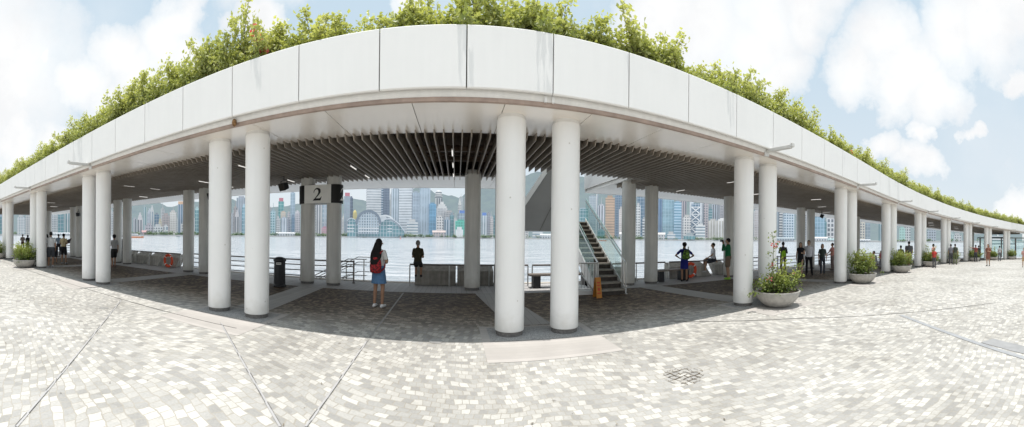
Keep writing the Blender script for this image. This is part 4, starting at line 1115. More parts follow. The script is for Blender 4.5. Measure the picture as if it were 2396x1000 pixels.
B = [
 # left gaps
 (-10, 10, 508, 1050, 'glass', GREYB, GT, 'teal glass tower cut by the left edge of the view', 'crown'),
 (40, 59, 509, 1060, 'grid', W1, GL, 'pale gridded tower seen between the leftmost columns', None),
 (60, 100, 505, 1200, 'grid', W2, DW, 'greyish tower mostly hidden behind the far left columns', None),
 (118, 135, 503, 1080, 'fine', W1, DW, 'thin white tower right of the white-shirted man', 'antenna'),
 (136, 150, 500, 1040, 'glass', GREYB, GT, 'teal glass tower above the man in tan shirt', 'crown'),
 (151, 166, 497, 1060, 'vstripe', W1, GT, 'white and teal striped tower beside the left back columns', None),
 (180, 240, 500, 1150, 'grid', W2, DW, 'grey slab tower behind the left column pair', None),
 (244, 268, 497, 1100, 'fine', W1, DW, 'pale tower behind the crossbody visitor', None),
 (270, 305, 508, 1080, 'fine', W2, DW, 'low pale block left of the ferry', None),
 (311, 320, 513, 1060, 'vstripe', (.62, .63, .66), DW, 'grey-blue apartment tower first right of the ferry column', None),
 (321, 334, 515, 1040, 'vstripe', (.66, .62, .62), DW, 'pinkish twin apartment tower above the orange ferry', 'steps'),
 (335, 342, 485, 1500, 'vstripe', (.62, .70, .72), GT, 'very slender twin tower standing against the left green hill', 'antenna'),
 (351, 360, 496, 1150, 'vstripe', W1, GL, 'slender white tower against the left green hill', 'steps'),
 (361, 372, 503, 1250, 'glass', GREYB, GB, 'blue glass tower at the foot of the left hill', None),
 (376, 385, 490, 1300, 'fine', W1, DW, 'tall thin grey tower near the hill saddle', 'antenna'),
 (371, 378, 517, 1050, 'fine', (.68, .58, .36), CREAM, 'small yellow and grey block below the hill saddle', None),
 (379, 398, 505, 1120, 'fine', PINK, DW, 'pink mid-rise block below the hill saddle', None),
 (340, 358, 528, 1030, 'grid', (.56, .52, .56), DW, 'mauve low block on the left waterfront', None),
 (359, 381, 531, 1025, 'grid', W1, DW, 'white gridded low building left of the arched white block', None),
 (383, 393, 529, 1020, 'big', W1, GL, 'small white block with large windows at the left waterfront', None),
 (397, 413, 497, 1060, 'fine', (.74, .70, .66), CREAM, 'cream tower left of the tower with the orange roof sign', None),
 (416, 433, 479, 1070, 'vstripe', (.40, .45, .52), GB, 'grey-blue tower topped by an orange sign', 'sign_orange'),
 (423, 440, 524, 1030, 'grid', W2, DW, 'low grey building under the tower with orange sign', None),
 (456, 466, 492, 1060, 'glass', (.45, .62, .62), GT, 'mint glass tower between two left back columns', 'crown'),
 (467, 480, 488, 1150, 'vstripe', (.6, .64, .68), GB, 'pale blue striped tower beside the mint one', None),
 # 540-580
 (500, 541, 500, 1100, 'grid', W2, DW, 'grey block hidden behind the second tall front column', None),
 (544, 552, 500, 1250, 'fine', W2, DW, 'hazy grey tower left of the brown-topped tower', None),
 (546, 555, 487, 1200, 'vstripe', PINK, DW, 'pinkish tower with roof crane left of the grey slab', 'antenna'),
 (553, 577, 464, 1250, 'vstripe', (.52, .54, .60), GL, 'broad grey slab tower between the two tall front columns', None),
 (549, 560, 508, 1060, 'vstripe', (.62, .58, .58), DW, 'ribbed beige tower between the two tall front columns', 'steps'),
 (566, 577, 486, 1040, 'glass', (.45, .60, .68), (.22, .45, .55), 'light blue glass tower at the second front column edge', 'crown'),
 (585, 634, 485, 1150, 'fine', W2, DW, 'pale tower behind the front column left of the litter bin', None),
 # 632-700
 (633, 645, 495, 1040, 'grid', (.42, .56, .60), GT, 'green-blue gridded tower above the litter bin', 'antenna'),
 (646, 655, 512, 1035, 'fine', W1, DW, 'small white-topped tower beside the green gridded one', None),
 (651, 664, 472, 1100, 'glass', (.40, .60, .58), (.10, .42, .42), 'turquoise tower with a red roof sign', 'sign_red'),
 (656, 669, 497, 1060, 'fine', (.70, .58, .46), CREAM, 'peach-coloured block in front of the turquoise tower', None),
 (657, 672, 511, 1030, 'vstripe', (.60, .63, .68), GL, 'pale ribbed building right of the litter bin', None),
 (673, 678, 514, 1040, 'fine', (.34, .36, .42), GD, 'thin dark tower left of the tall glass spire tower', None),
 (679, 690, 452, 1080, 'glass', (.46, .56, .66), (.42, .56, .66), 'very tall pale blue glass tower left of the number sign', None),
 (682, 689, 509, 1035, 'glass', (.2, .28, .4), GB, 'dark blue block at the foot of the tallest left tower', None),
 (690, 702, 500, 1040, 'fine', (.60, .56, .58), DW, 'mauve tower beside the left sign column', 'crown'),
 # 735-770
 (733, 742, 480, 1200, 'fine', W2, DW, 'pale tower seen below the number sign at left', None),
 (741, 754, 472, 1060, 'vstripe', (.70, .68, .67), DW, 'cream ribbed tower seen below the number sign', None),
 (754, 769, 470, 1040, 'big', (.42, .46, .50), (.40, .52, .60), 'glass tower with dark cross bands below the number sign', None),
 (752, 769, 534, 1025, 'fine', (.62, .30, .38), PINK, 'low pink building under the banded glass tower', None),
 # convention centre neighbours
 (804, 819, 460, 1080, 'big', (.34, .38, .44), (.45, .55, .62), 'glass tower with dark bands right of the number sign', 'sign_red'),
 (818, 825, 463, 1090, 'glass', (.2, .24, .33), GD, 'dark navy sliver tower right of the number sign', None),
 (825, 835, 500, 1060, 'fine', (.62, .50, .16), (.66, .56, .22), 'small golden building with a domed top', 'dome'),
 (856, 891, 436, 1150, 'hstripe', (.76, .76, .76), (.62, .65, .68), 'broad white tower behind the big arched hall', None),
 (888, 898, 434, 1230, 'hstripe', (.55, .60, .68), GB, 'blue-striped tower behind the arched hall', None),
 (896, 911, 440, 1180, 'fine', (.22, .27, .36), GD, 'dark slate tower above the girl with red backpack', 'sign_red'),
 (912, 922, 455, 1300, 'fine', W2, GL, 'pale tower behind the slate one', None),
 # 915-985
 (915, 936, 443, 1120, 'vstripe', (.62, .68, .74), GL, 'pale glass tower left part of the twin white office block', None),
 (933, 966, 438, 1100, 'hstripe', (.74, .76, .78), (.62, .66, .70), 'wide pale tower with fine stripes above the man sitting alone', None),
 (964, 981, 452, 1090, 'glass', (.55, .62, .70), (.50, .60, .70), 'blue-grey glass tower beside the wide striped one', None),
 (981, 1006, 442, 1070, 'vstripe', (.46, .54, .62), (.50, .62, .72), 'tall glass tower with two dark belts', None),
 (952, 978, 520, 1030, 'hstripe', (.74, .74, .73), GL, 'low white striped block left of the two-belt tower', None),
 (1003, 1020, 478, 1050, 'glass', (.20, .42, .60), (.14, .38, .60), 'mid-blue glass block right of the two-belt tower', None),
 (1017, 1034, 465, 1200, 'vstripe', (.72, .71, .69), DW, 'white tower with a round revolving crown', 'round'),
 (1020, 1046, 488, 1150, 'fine', (.78, .76, .74), (.62, .60, .62), 'cluster of white flats below the revolving crown', 'steps'),
 (1040, 1062, 498, 1130, 'fine', (.66, .62, .60), DW, 'beige flats at the foot of the dark hill', None),
 (1021, 1038, 508, 1040, 'grid', (.70, .68, .66), DW, 'white gridded tower with dark windows near the centre', None),
 (1039, 1054, 515, 1045, 'vstripe', (.50, .56, .62), GB, 'grey-blue faceted tower beside the gridded one', None),
 (1052, 1061, 504, 1060, 'glass', (.36, .44, .50), GT, 'dark teal-topped tower left of the green scaffold', None),
 (1071, 1079, 480, 1150, 'fine', (.72, .70, .66), DW, 'slim stone tower with a stepped pointed top', 'steps'),
 (1070, 1092, 500, 1100, 'glass', (.55, .62, .68), GL, 'pale tower with a blue roof sign left of the back column', 'sign_blue'),
 (1074, 1082, 462, 2300, 'fine', W1, GL, 'pair tower standing on the hill crest', 'antenna'),
 (1084, 1091, 464, 2320, 'fine', W1, DW, 'shorter hilltop tower beside the back column', None),
 (1098, 1126, 490, 1150, 'fine', W2, DW, 'pale tower hidden behind the single back column', None),
 (1127, 1140, 505, 1060, 'vstripe', (.64, .67, .70), GL, 'pale tower with blue sign right of the back column', 'sign_blue'),
 (1139, 1147, 500, 1080, 'fine', (.44, .44, .50), DW, 'dusky tower right of the back column', None),
 (1146, 1154, 512, 1050, 'fine', (.66, .60, .58), DW, 'cream tower left of the tallest front column', None),
 (1154, 1166, 505, 1100, 'glass', (.42, .50, .56), GT, 'grey-green tower touching the tallest front column', 'antenna'),
 (1170, 1236, 490, 1150, 'grid', W2, DW, 'pale slab tower hidden behind the tallest front column', None),
 (1246, 1270, 541, 1025, 'hstripe', W1, GL, 'low white terminal under the clad stair flight', None),
 # through the stair glass
 (1352, 1375, 490, 1080, 'glass', (.50, .60, .64), GT, 'teal tower behind the head of the stairs', None),
 (1378, 1396, 460, 1100, 'fine', (.50, .55, .58), GL, 'grey-green tower beyond the stair glass', None),
 (1394, 1399, 455, 1090, 'vstripe', W1, GL, 'thin white tower edge beyond the stair rail', None),
 (1399, 1414, 482, 1060, 'vstripe', (.66, .66, .70), DW, 'white spired tower beyond the stair handrail', 'antenna'),
 (1416, 1438, 464, 1070, 'hstripe', (.62, .42, .27), (.60, .40, .26), 'copper-coloured tower with a plain face', None),
 (1438, 1458, 458, 1120, 'grid', (.22, .30, .40), GB, 'dark blue mirrored tower right of the copper one', None),
 (1448, 1460, 490, 1040, 'fine', (.76, .70, .66), PINK, 'pale block beside the right back column pair', None),
 (1398, 1415, 540, 1025, 'glass', (.30, .42, .44), GT, 'dark glass pavilion at the water seen through the stair glass', None),
 (1488, 1498, 482, 1040, 'grid', (.74, .73, .72), DW, 'white gridded tower between the right back columns', None),
 (1490, 1510, 462, 1120, 'glass', (.42, .50, .58), GB, 'blue patterned tower between the right back columns', None),
 (1503, 1512, 512, 1035, 'hstripe', W1, DW, 'small white striped tower by the right back column', None),
 # right centre
 (1538, 1548, 455, 1080, 'vstripe', (.20, .30, .46), (.12, .26, .46), 'deep blue tower at the right back column edge', None),
 (1547, 1576, 462, 1070, 'glass', (.40, .56, .64), (.36, .60, .70), 'broad turquoise mirror tower above the woman with hands on hips', None),
 (1576, 1594, 474, 1050, 'hstripe', (.45, .62, .74), (.20, .44, .62), 'blue striped tower with a round emblem on its roof panel', None),
 (1590, 1606, 462, 1300, 'vstripe', (.60, .50, .52), DW, 'pinkish tower behind the emblem tower', None),
 (1596, 1616, 509, 1035, 'grid', (.72, .69, .66), DW, 'white and brown gridded block near the waterfront', None),
 (1614, 1646, 478, 1080, 'glass', (.55, .62, .70), GB, 'lattice-braced bank tower with white side shafts', 'lattice'),
 (1628, 1650, 528, 1025, 'hstripe', (.82, .82, .81), GL, 'small bright white box building in front of the lattice tower', None),
 (1646, 1657, 472, 1090, 'grid', (.56, .48, .48), DW, 'mauve-brown gridded tower right of the lattice tower', None),
 (1656, 1666, 490, 1100, 'hstripe', (.30, .42, .46), GT, 'dark teal banded tower behind the cream pair', None),
 (1664, 1684, 480, 1180, 'vstripe', (.56, .60, .66), DW, 'grey ribbed towers above the sitting boy', 'steps'),
 (1682, 1697, 482, 1220, 'fine', (.66, .63, .64), DW, 'pale mauve tower left of the column at right', None),
 (1696, 1708, 478, 1150, 'fine', (.70, .42, .33), PINK, 'salmon-topped tower touching the right column', None),
 (1657, 1680, 517, 1035, 'vstripe', (.66, .63, .60), CREAM, 'cream rounded office block, left of its pair', None),
 (1676, 1705, 518, 1030, 'vstripe', (.74, .72, .70), CREAM, 'cream rounded office block, right of its pair', 'crown'),
 (1600, 1630, 552, 1012, 'glass', (.5, .55, .56), GT, 'low glazed hall on the right waterfront', None),
 (1560, 1580, 548, 1012, 'hstripe', W1, GL, 'low white pier house below the blue striped tower', None),
 # 1710-1780
 (1712, 1756, 470, 1150, 'grid', W2, DW, 'grey tower hidden behind the column left of the tall flower stem', None),
 (1757, 1764, 500, 1060, 'glass', (.18, .28, .38), GD, 'dark blue tower sliver beside the tall flower stem', None),
 (1764, 1777, 494, 1100, 'fine', (.70, .67, .66), PINK, 'white and pink tower sliver beside the tall flower stem', None),
 (1780, 1816, 490, 1100, 'grid', W2, DW, 'grey tower hidden behind the flower-stem column', None),
 (1817, 1824, 496, 1080, 'vstripe', (.42, .48, .52), GD, 'dark ribbed tower above the visitor with green sling bag', None),
 (1823, 1832, 494, 1060, 'hstripe', (.74, .72, .68), DW, 'cream tower above the visitor with green sling bag', None),
 (1831, 1858, 500, 1040, 'grid', (.58, .66, .72), GB, 'wide blue-grey gridded slab behind the visitor with green sling bag', None),
 (1862, 1896, 500, 1100, 'fine', W2, DW, 'pale tower hidden behind the two columns of the walkers', None),
 (1897, 1929, 508, 1050, 'glass', (.40, .56, .68), (.30, .52, .66), 'blue glass slab above the woman in jeans', None),
 (1926, 1934, 520, 1040, 'glass', (.2, .34, .40), GT, 'narrow dark teal block beside the blue slab', None),
 (1933, 1956, 511, 1060, 'big', (.76, .74, .74), DW, 'white tower with large square window grid', None),
 (1960, 2006, 520, 1100, 'grid', W2, DW, 'pale tower behind the column pair of the second bowl', None),
 (2007, 2014, 525, 1060, 'fine', W1, DW, 'small white tower between far right columns', None),
 (2012, 2024, 521, 1050, 'grid', CREAM, DW, 'cream gridded tower between far right columns', None),
 (2024, 2036, 522, 1070, 'glass', (.46, .54, .58), GL, 'grey glass tower between far right columns', None),
 (2056, 2068, 520, 1080, 'vstripe', (.42, .52, .56), GT, 'teal tower beside the second-bowl column gap', None),
 (2064, 2070, 530, 1050, 'fine', CREAM, DW, 'small cream tower in the far right gap', None),
 (2104, 2118, 535, 1050, 'grid', (.45, .68, .62), (.4, .66, .60), 'pale building wrapped in mint scaffold sheets', None),
 (2113, 2130, 532, 1080, 'grid', W1, DW, 'pale grid block beside the mint scaffold', None),
 (2170, 2190, 540, 1080, 'grid', (.45, .5, .56), DW, 'grey block in the far right gap behind the red shirt', None),
 (2218, 2232, 548, 1060, 'fine', (.6, .72, .70), GT, 'mint block in the farthest visible skyline gap', None),
 (2230, 2250, 551, 1070, 'grid', W1, DW, 'pale block in the farthest visible skyline gap', None),
]
for b in B: tower(*b[:8], top=b[8])
rnd = random.Random(77)
for i in range(95):
    x = rnd.uniform(300, 2060)
    if 560 < x < 632 or 1165 < x < 1235: continue
    wpx = rnd.uniform(5, 12); yt = rnd.uniform(500, 534)+(yh(x)-556)
    col = rnd.choice((W1, W2, PINK, CREAM, (.52, .54, .58), (.60, .60, .64)))
    tower(x, x+wpx, yt, rnd.uniform(1260, 1480), rnd.choice(('fine', 'vstripe', 'grid', 'fine')), col, rnd.choice((DW, GD, GL)), 'narrow hazy block of flats crowded behind the waterfront towers', top=rnd.choice((None, None, 'steps', 'antenna')), haze=.34, name='block_of_flats', grp='hazy blocks of flats behind the waterfront towers')
# emblem disc on the roof panel of the striped tower
for o in [o for o in COL.objects if o.get('label', '').startswith('blue striped tower with a round emblem')]:
    H = max(v.co.z for v in o.children[0].data.vertices); D = min(v.co.y for v in o.children[0].data.vertices)
    mb = MB(); k = 24; vs = [(7*math.cos(2*math.pi*i/k), D-1.0, H-13+7*math.sin(2*math.pi*i/k)) for i in range(k)]; mb.add(vs, [tuple(range(k))])
    local(mb, 'roof_emblem', hplain((.05, .32, .62), .2), o)
    mb = MB(); vs = [(4*math.cos(2*math.pi*i/k), D-1.3, H-13+4*math.sin(2*math.pi*i/k)) for i in range(k)]; mb.add(vs, [tuple(range(k))]); local(mb, 'roof_emblem', hplain((.5, .66, .76), .2), o)
# green scaffolded stone building on the waterfront
o = tower(1065, 1092, 518, 1030, 'grid', (.10, .52, .40), (.07, .45, .34), 'waterfront building wrapped in bright green scaffold netting', name='scaffolded_building', cat='building')
mb = MB(); mb.box(-16, 6, -26, -20, 0, 22); mb.box(-12, 2, -26.5, -25.9, 22, 30); local(mb, 'white_gable', hplain((.75, .75, .73), .3), o)
# low sheds and piers along the far waterfront
PG = 'low buildings along the far waterfront'
for x0, x1, yt, r, wall, lab in ((332, 343, 541, 1012, (.62, .34, .32), 'small red-brick house on the left far waterfront'), (646, 690, 545, 1008, (.66, .66, .66), 'long white ferry pier below the tall blue tower'), (1012, 1042, 541, 1012, (.58, .46, .42), 'low pinkish-brown shed on the far waterfront'), (1816, 1858, 557, 1004, (.42, .48, .50), 'dark arcaded pier behind the visitor with green sling bag'), (1898, 1936, 556, 1000, (.74, .74, .73), 'white three-deck pier building behind the woman in jeans'), (1934, 1956, 560, 1001, (.45, .62, .60), 'mint shed beside the white pier building'), (2006, 2036, 562, 1002, (.66, .67, .68), 'white pier hall between far right columns'), (1264, 1300, 549, 1006, (.66, .67, .66), 'low white shed under the clad stair flight'), (1450, 1470, 545, 1006, (.70, .66, .62), 'small cream pier house right of the stair glass'), (1540, 1556, 546, 1006, (.70, .66, .62), 'cream pier house at the foot of the deep blue tower'), (100, 168, 546, 1004, (.66, .67, .68), 'white pier behind the left visitors')):
    xm = (x0+x1)/2; W = (x1-x0)/F*r; H = (yh(xm)-yt)/F*r+1; th = (xm-1198)/F
    o = thing('pier_building', lab, 'building', ringpt(xm, r, .4), -th, PG)
    mb = MB(); mb.box(-W/2, W/2, -5, 12, 0, H*.8); local(mb, 'wall', facade('grid', wall, DW, .25), o)
    mb = MB(); pr = [Vector((-W/2-1, -7, H*.8)), Vector((-W/2-1, 14, H*.8)), Vector((-W/2-1, 4, H+2))]; mb.prism(pr, (0, 0, 0), (W+2, 0, 0)); local(mb, 'roof', hplain(tuple(c*.9 for c in wall), .25), o)
# trees on the far shore
lf = MB(); rnd = random.Random(21); pts = []
for i in range(420):
    x = rnd.choice((rnd.uniform(290, 480), rnd.uniform(540, 800), rnd.uniform(800, 960), rnd.uniform(960, 1170), rnd.uniform(1380, 1720), rnd.uniform(-40, 2300)))
    base = ringpt(x, rnd.uniform(1003, 1012), .5); hgt = rnd.uniform(4, 10)
    for q in range(26):
        d = Vector((rnd.gauss(0, 3.6), rnd.gauss(0, 2), abs(rnd.gauss(.45, .3))*hgt)); pts.append((base+d, .6))
me = leaf_mesh('shore_trees', pts, 4.2, rnd, mat_leaf('leaf_shore', (.10, .16, .10), (.26, .34, .20), .1))
o = bpy.data.objects.new('shore_treeline', me); COL.objects.link(o); tag(o, kind='stuff')

# convention hall with the winged roof
def hall():
    xm = 876; r = 1010; th = (xm-1198)/F; k = r/F
    o = thing('convention_hall', 'waterfront hall with a great arched glass front and winged grey roof', 'building', ringpt(xm, r, .5), -th)
    X = lambda x: (x-xm)*k
    Z = lambda y: (yh(xm)-y)*k+EYE-.5
    gl = facade('glass', (.55, .62, .64), (.09, .32, .36), .22); wt = hplain((.78, .78, .77), .25); dk = hplain((.13, .17, .22), .2); sil = hplain((.60, .63, .66), .28)
    def poly(name, pts, y0, y1, mat): mb = MB(); mb.prism([Vector((X(a), 0, Z(b))) for a, b in pts], (0, y0, 0), (0, y1, 0)); local(mb, name, mat, o)
    poly('podium', [(813, 555), (945, 555), (945, 541), (938, 531), (815, 526)], -12, 60, gl)
    poly('side_block', [(813, 555), (834, 555), (834, 516), (824, 512), (816, 517)], -16, 20, gl)
    poly('wing_block', [(886, 555), (930, 555), (938, 545), (930, 528), (916, 518), (902, 515), (890, 519)], -16, 20, gl)
    arc = [(862+29.5*math.cos(a)*(1), 524-31*math.sin(a)) for a in [math.pi*i/24 for i in range(25)]]
    inner = [(862+24.3*math.cos(a), 524-25.3*math.sin(a)) for a in [math.pi*i/24 for i in range(25)]]
    poly('glass_front', inner+[(838, 548), (886, 548)], -22, 10, facade('grid', (.50, .58, .64), (.12, .22, .30), .22))
    mb = MB()
    for a, b, c, d in zip(arc, arc[1:], inner[1:], inner):
        q = [(X(p[0]), -27, Z(p[1])) for p in (a, b, c, d)]; q2 = [(p[0], 40, p[2]) for p in q]; mb.hexa(q+q2)
    local(mb, 'arched_roof', dk, o)
    def shell(name, pts, th_, y0, y1, mat):
        mb = MB()
        for (a, b), (c, d) in zip(pts, pts[1:]):
            q = [(X(a), y0, Z(b)), (X(c), y0, Z(d)), (X(c), y0, Z(d+th_)), (X(a), y0, Z(b+th_))]; mb.hexa(q+[(p[0], y1, p[2]) for p in q])
        local(mb, name, mat, o)
    shell('roof_wing', [(813, 517), (817, 512.5), (823, 511), (830, 514), (836, 521)], 1.6, -20, 40, sil)
    shell('roof_wing', [(884, 524), (893, 518), (903, 512), (913, 511), (922, 515), (931, 522), (939, 532), (946, 541)], 2.2, -24, 40, sil)
    shell('roof_wing', [(885, 506), (893, 503), (903, 502), (912, 504), (920, 510)], 3.5, 12, 60, wt)
    poly('upper_roof', [(880, 524), (884, 504), (900, 502), (906, 512), (893, 520)], 14, 50, wt)
    for y in (527, 534.5, 541):
        mb = MB()
        for a, b in ((813, 829), (906, 916)): mb = MB(); mb.box(X(a), X(b), -19, -15, Z(y+2), Z(y)); local(mb, 'terrace_band', wt, o)
    for y in (534, 541):
        mb = MB(); mb.box(X(839), X(886), -26, -21, Z(y+2), Z(y)); local(mb, 'terrace_band', wt, o)
    for i in range(9):
        mb = MB(); x = 842+5*i; hh = 524-27*math.sqrt(max(0, 1-((x-862)/26)**2)); mb.box(X(x)-.5, X(x)+.5, -22.8, -22.1, Z(547), Z(hh)); local(mb, 'mullion', wt, o)
hall()

# boats
def boat(x, y, L, label, hull, sup, decks=2, name='ferry', cat='ferry', rz=0.):
    d = ray(x, y); k = (-3.1-EYE)/d.z; c = Vector((d.x*k, d.y*k, -3.1)); th = math.atan2(c.x, c.y)
    o = thing(name, label, cat, c, -th+rz, 'boats on the harbour')
    w = L*.22; mb = MB()
    pts = [(-L/2, -w/2), (L*.28, -w/2), (L/2, 0), (L*.28, w/2), (-L/2, w/2)]
    n = len(pts); vs = [(p[0]*.95, p[1]*.85, -.3) for p in pts]+[(p[0], p[1], L*.07*(1.25 if i == 2 else 1)) for i, p in enumerate(pts)]
    mb.add(vs, [tuple(range(n-1, -1, -1)), tuple(range(n, 2*n))]+[(i, (i+1) % n, n+(i+1) % n, n+i) for i in range(n)]); local(mb, 'hull', hplain(hull, .12), o)
    z = L*.07
    for q in range(decks):
        a, b = -L*.46+q*L*.05, L*.30-q*L*.12; hh = L*.075
        mb = MB(); mb.hexa([(a, -w*.42, z), (b+L*.06, -w*.42, z), (b+L*.06, w*.42, z), (a, w*.42, z), (a, -w*.42, z+hh), (b, -w*.42, z+hh), (b, w*.42, z+hh), (a, w*.42, z+hh)]); ob = local(mb, 'cabin', hplain(sup, .12), o)
        mb = MB(); mb.box(a+L*.02, b-L*.01, -w*.42-.05, -w*.42-.01, z+hh*.45, z+hh*.8); wn = local(mb, 'windows', hplain((.10, .12, .14), .15), ob)
        z += hh
    mb = MB(); mb.tube((-L*.1, 0, z), (-L*.1, 0, z+L*.12), L*.012, k=6); local(mb, 'mast', hplain((.6, .6, .6), .1), o)
boat(312, 557.2, 27, 'white ferry with an orange hull on the left water', (.62, .20, .05), (.80, .80, .78), 2)
boat(417, 554.6, 8, 'small dark motor boat near the far left shore', (.10, .16, .16), (.3, .34, .34), 1, 'motor_boat', 'boat')
boat(1406, 564.5, 20, 'white ferry with orange hull seen through the stair glass', (.60, .18, .08), (.82, .82, .80), 2)
boat(2345, 583, 26, 'large white ferry moored beyond the far right columns', (.70, .72, .72), (.82, .82, .80), 3)
d = ray(937, 559.5); k = (-3.1-EYE)/d.z; o = thing('buoy', 'red and white marker buoy on the water', 'buoy', (d.x*k, d.y*k, -3.1))
mb = MB(); mb.lathe([(1.4, 0), (1.6, .5), (1.4, 1.0)], 14); local(mb, 'float', hplain((.65, .12, .10), .1), o)
mb = MB(); mb.tube((0, 0, 1), (0, 0, 4.2), .5, .25, 6); mb.box(-.6, .6, -.6, .6, 3.6, 4.6); local(mb, 'beacon', hplain((.75, .4, .36), .1), o)

# far right end: small tree, glass shelter
o = thing('street_tree', 'small round-headed tree at the far right edge', 'tree', P(47.5, 2.2), 0)
rnd = random.Random(31); br = [([Vector((0, 0, 0)), Vector((.05, 0, 1.2)), Vector((0, .05, 2.5))], .09)]; pts = []
for i in range(14):
    a = rnd.uniform(0, 6.28); p = Vector((0, 0, rnd.uniform(2.0, 2.6))); tp = [p.copy()]
    for j in range(5): p = p+Vector((math.cos(a)*.28, math.sin(a)*.28, rnd.uniform(.05, .4))); tp.append(p.copy()); pts += [(p, .25)]*34
    br.append((tp, .025))
child('crown', leaf_mesh('tree_leaves', pts, .17, rnd, leaf_far, lambda q: .2+.3*(q.z-2)), o); child('trunk', stems_mesh('tree_trunk', br, stem_m), o)
o = thing('shelter', 'dark-framed glass shelter beyond the last columns', 'shelter', P(49.5, 8.5), heading(49))
for x in (-3, 0, 3):
    for y in (-2, 2): mb = MB(); mb.box(x-.08, x+.08, y-.08, y+.08, 0, 2.9); local(mb, 'post', darkrail_m, o)
mb = MB(); mb.box(-3.3, 3.3, -2.3, 2.3, 2.9, 3.05); local(mb, 'roof', MC('shelter_roof', (.16, .20, .19), .5), o)
mb = MB(); mb.box(-2.9, 2.9, 1.98, 2.0, .2, 2.7); mb.box(2.98, 3.0, -1.9, 1.9, .2, 2.7); local(mb, 'glass_panel', glass_m, o)
# ================================================================== PEOPLE
def remesh(mb, name, mat, parent, voxel, smooth_it=6):
    me = bpy.data.meshes.new(name); me.from_pydata(mb.v, [], mb.f)
    bm = bmesh.new(); bm.from_mesh(me); bmesh.ops.recalc_face_normals(bm, faces=bm.faces); bm.to_mesh(me); bm.free()
    t = bpy.data.objects.new('tmp', me); COL.objects.link(t)
    md = t.modifiers.new('r', 'REMESH'); md.mode = 'VOXEL'; md.voxel_size = voxel; md.use_smooth_shade = True
    if smooth_it:
        s = t.modifiers.new('s', 'SMOOTH'); s.factor = .5; s.iterations = smooth_it
    dg = bpy.context.evaluated_depsgraph_get(); dg.update()
    m2 = bpy.data.meshes.new_from_object(t.evaluated_get(dg)); m2.name = name
    bpy.data.objects.remove(t); bpy.data.meshes.remove(me)
    m2.materials.clear(); m2.materials.append(mat)
    m2.polygons.foreach_set('use_smooth', [True]*len(m2.polygons))
    o = bpy.data.objects.new(name, m2); COL.objects.link(o); o.parent = parent
    return o
def caps(mb, a, b, ra, rb, k=12):
    a, b = Vector(a), Vector(b)
    mb.tube(a, b, ra, rb, k); mb.ell(a, ra*.99, ra*.99, ra*.99, 10, 6); mb.ell(b, rb*.99, rb*.99, rb*.99, 10, 6)
def loft(mb, rings, k=16):
    """rings: (x, y, z, rx, ry)"""
    vs = []
    for x, y, z, rx, ry in rings: vs += [(x+rx*math.cos(2*math.pi*i/k), y+ry*math.sin(2*math.pi*i/k), z) for i in range(k)]
    fs = []
    for j in range(len(rings)-1): fs += [(j*k+i, j*k+(i+1) % k, (j+1)*k+(i+1) % k, (j+1)*k+i) for i in range(k)]
    e = (len(rings)-1)*k; fs += [tuple(range(k-1, -1, -1)), tuple(range(e, e+k))]; mb.add(vs, fs)

ARM = {'down': ((.205, -.015, 1.13), (.215, .05, .89)), 'hip': ((.40, -.09, 1.15), (.20, .06, 1.02)), 'hold': ((.215, -.02, 1.13), (.14, .20, 1.16)),
       'camera': ((.22, .18, 1.22), (.06, .20, 1.47)), 'fold': ((.23, .03, 1.14), (-.03, .19, 1.16)), 'back': ((.26, -.16, 1.14), (.30, -.26, .90)),
       'point': ((.40, .12, 1.38), (.62, .22, 1.50)), 'tight': ((.185, .03, 1.12), (.05, .20, 1.13)), 'knee': ((.25, .12, 1.16), (.18, .33, 1.02)), 'bag': ((.235, -.02, 1.13), (.25, .02, .88)), 'lean': ((.24, .14, 1.12), (.2, .34, 1.0))}
LEG = {'stand': ((.10, .015, .49), (.105, -.03, .075)), 'fore': ((.09, .16, .50), (.09, .17, .085)), 'aft': ((.09, .02, .49), (.09, -.24, .13)), 'wide': ((.13, .01, .49), (.17, -.03, .075)),
       'sit': ((.10, .40, .90), (.10, .43, .47)), 'rail': ((.095, .27, .80), (.095, .20, .46)), 'sit_side': ((.14, .38, .82), (.16, .44, .42)), 'lift': ((.10, .10, .50), (.10, -.08, .12))}
SKIN = {'a': (.42, .26, .17), 'b': (.34, .19, .12), 'c': (.48, .31, .22)}
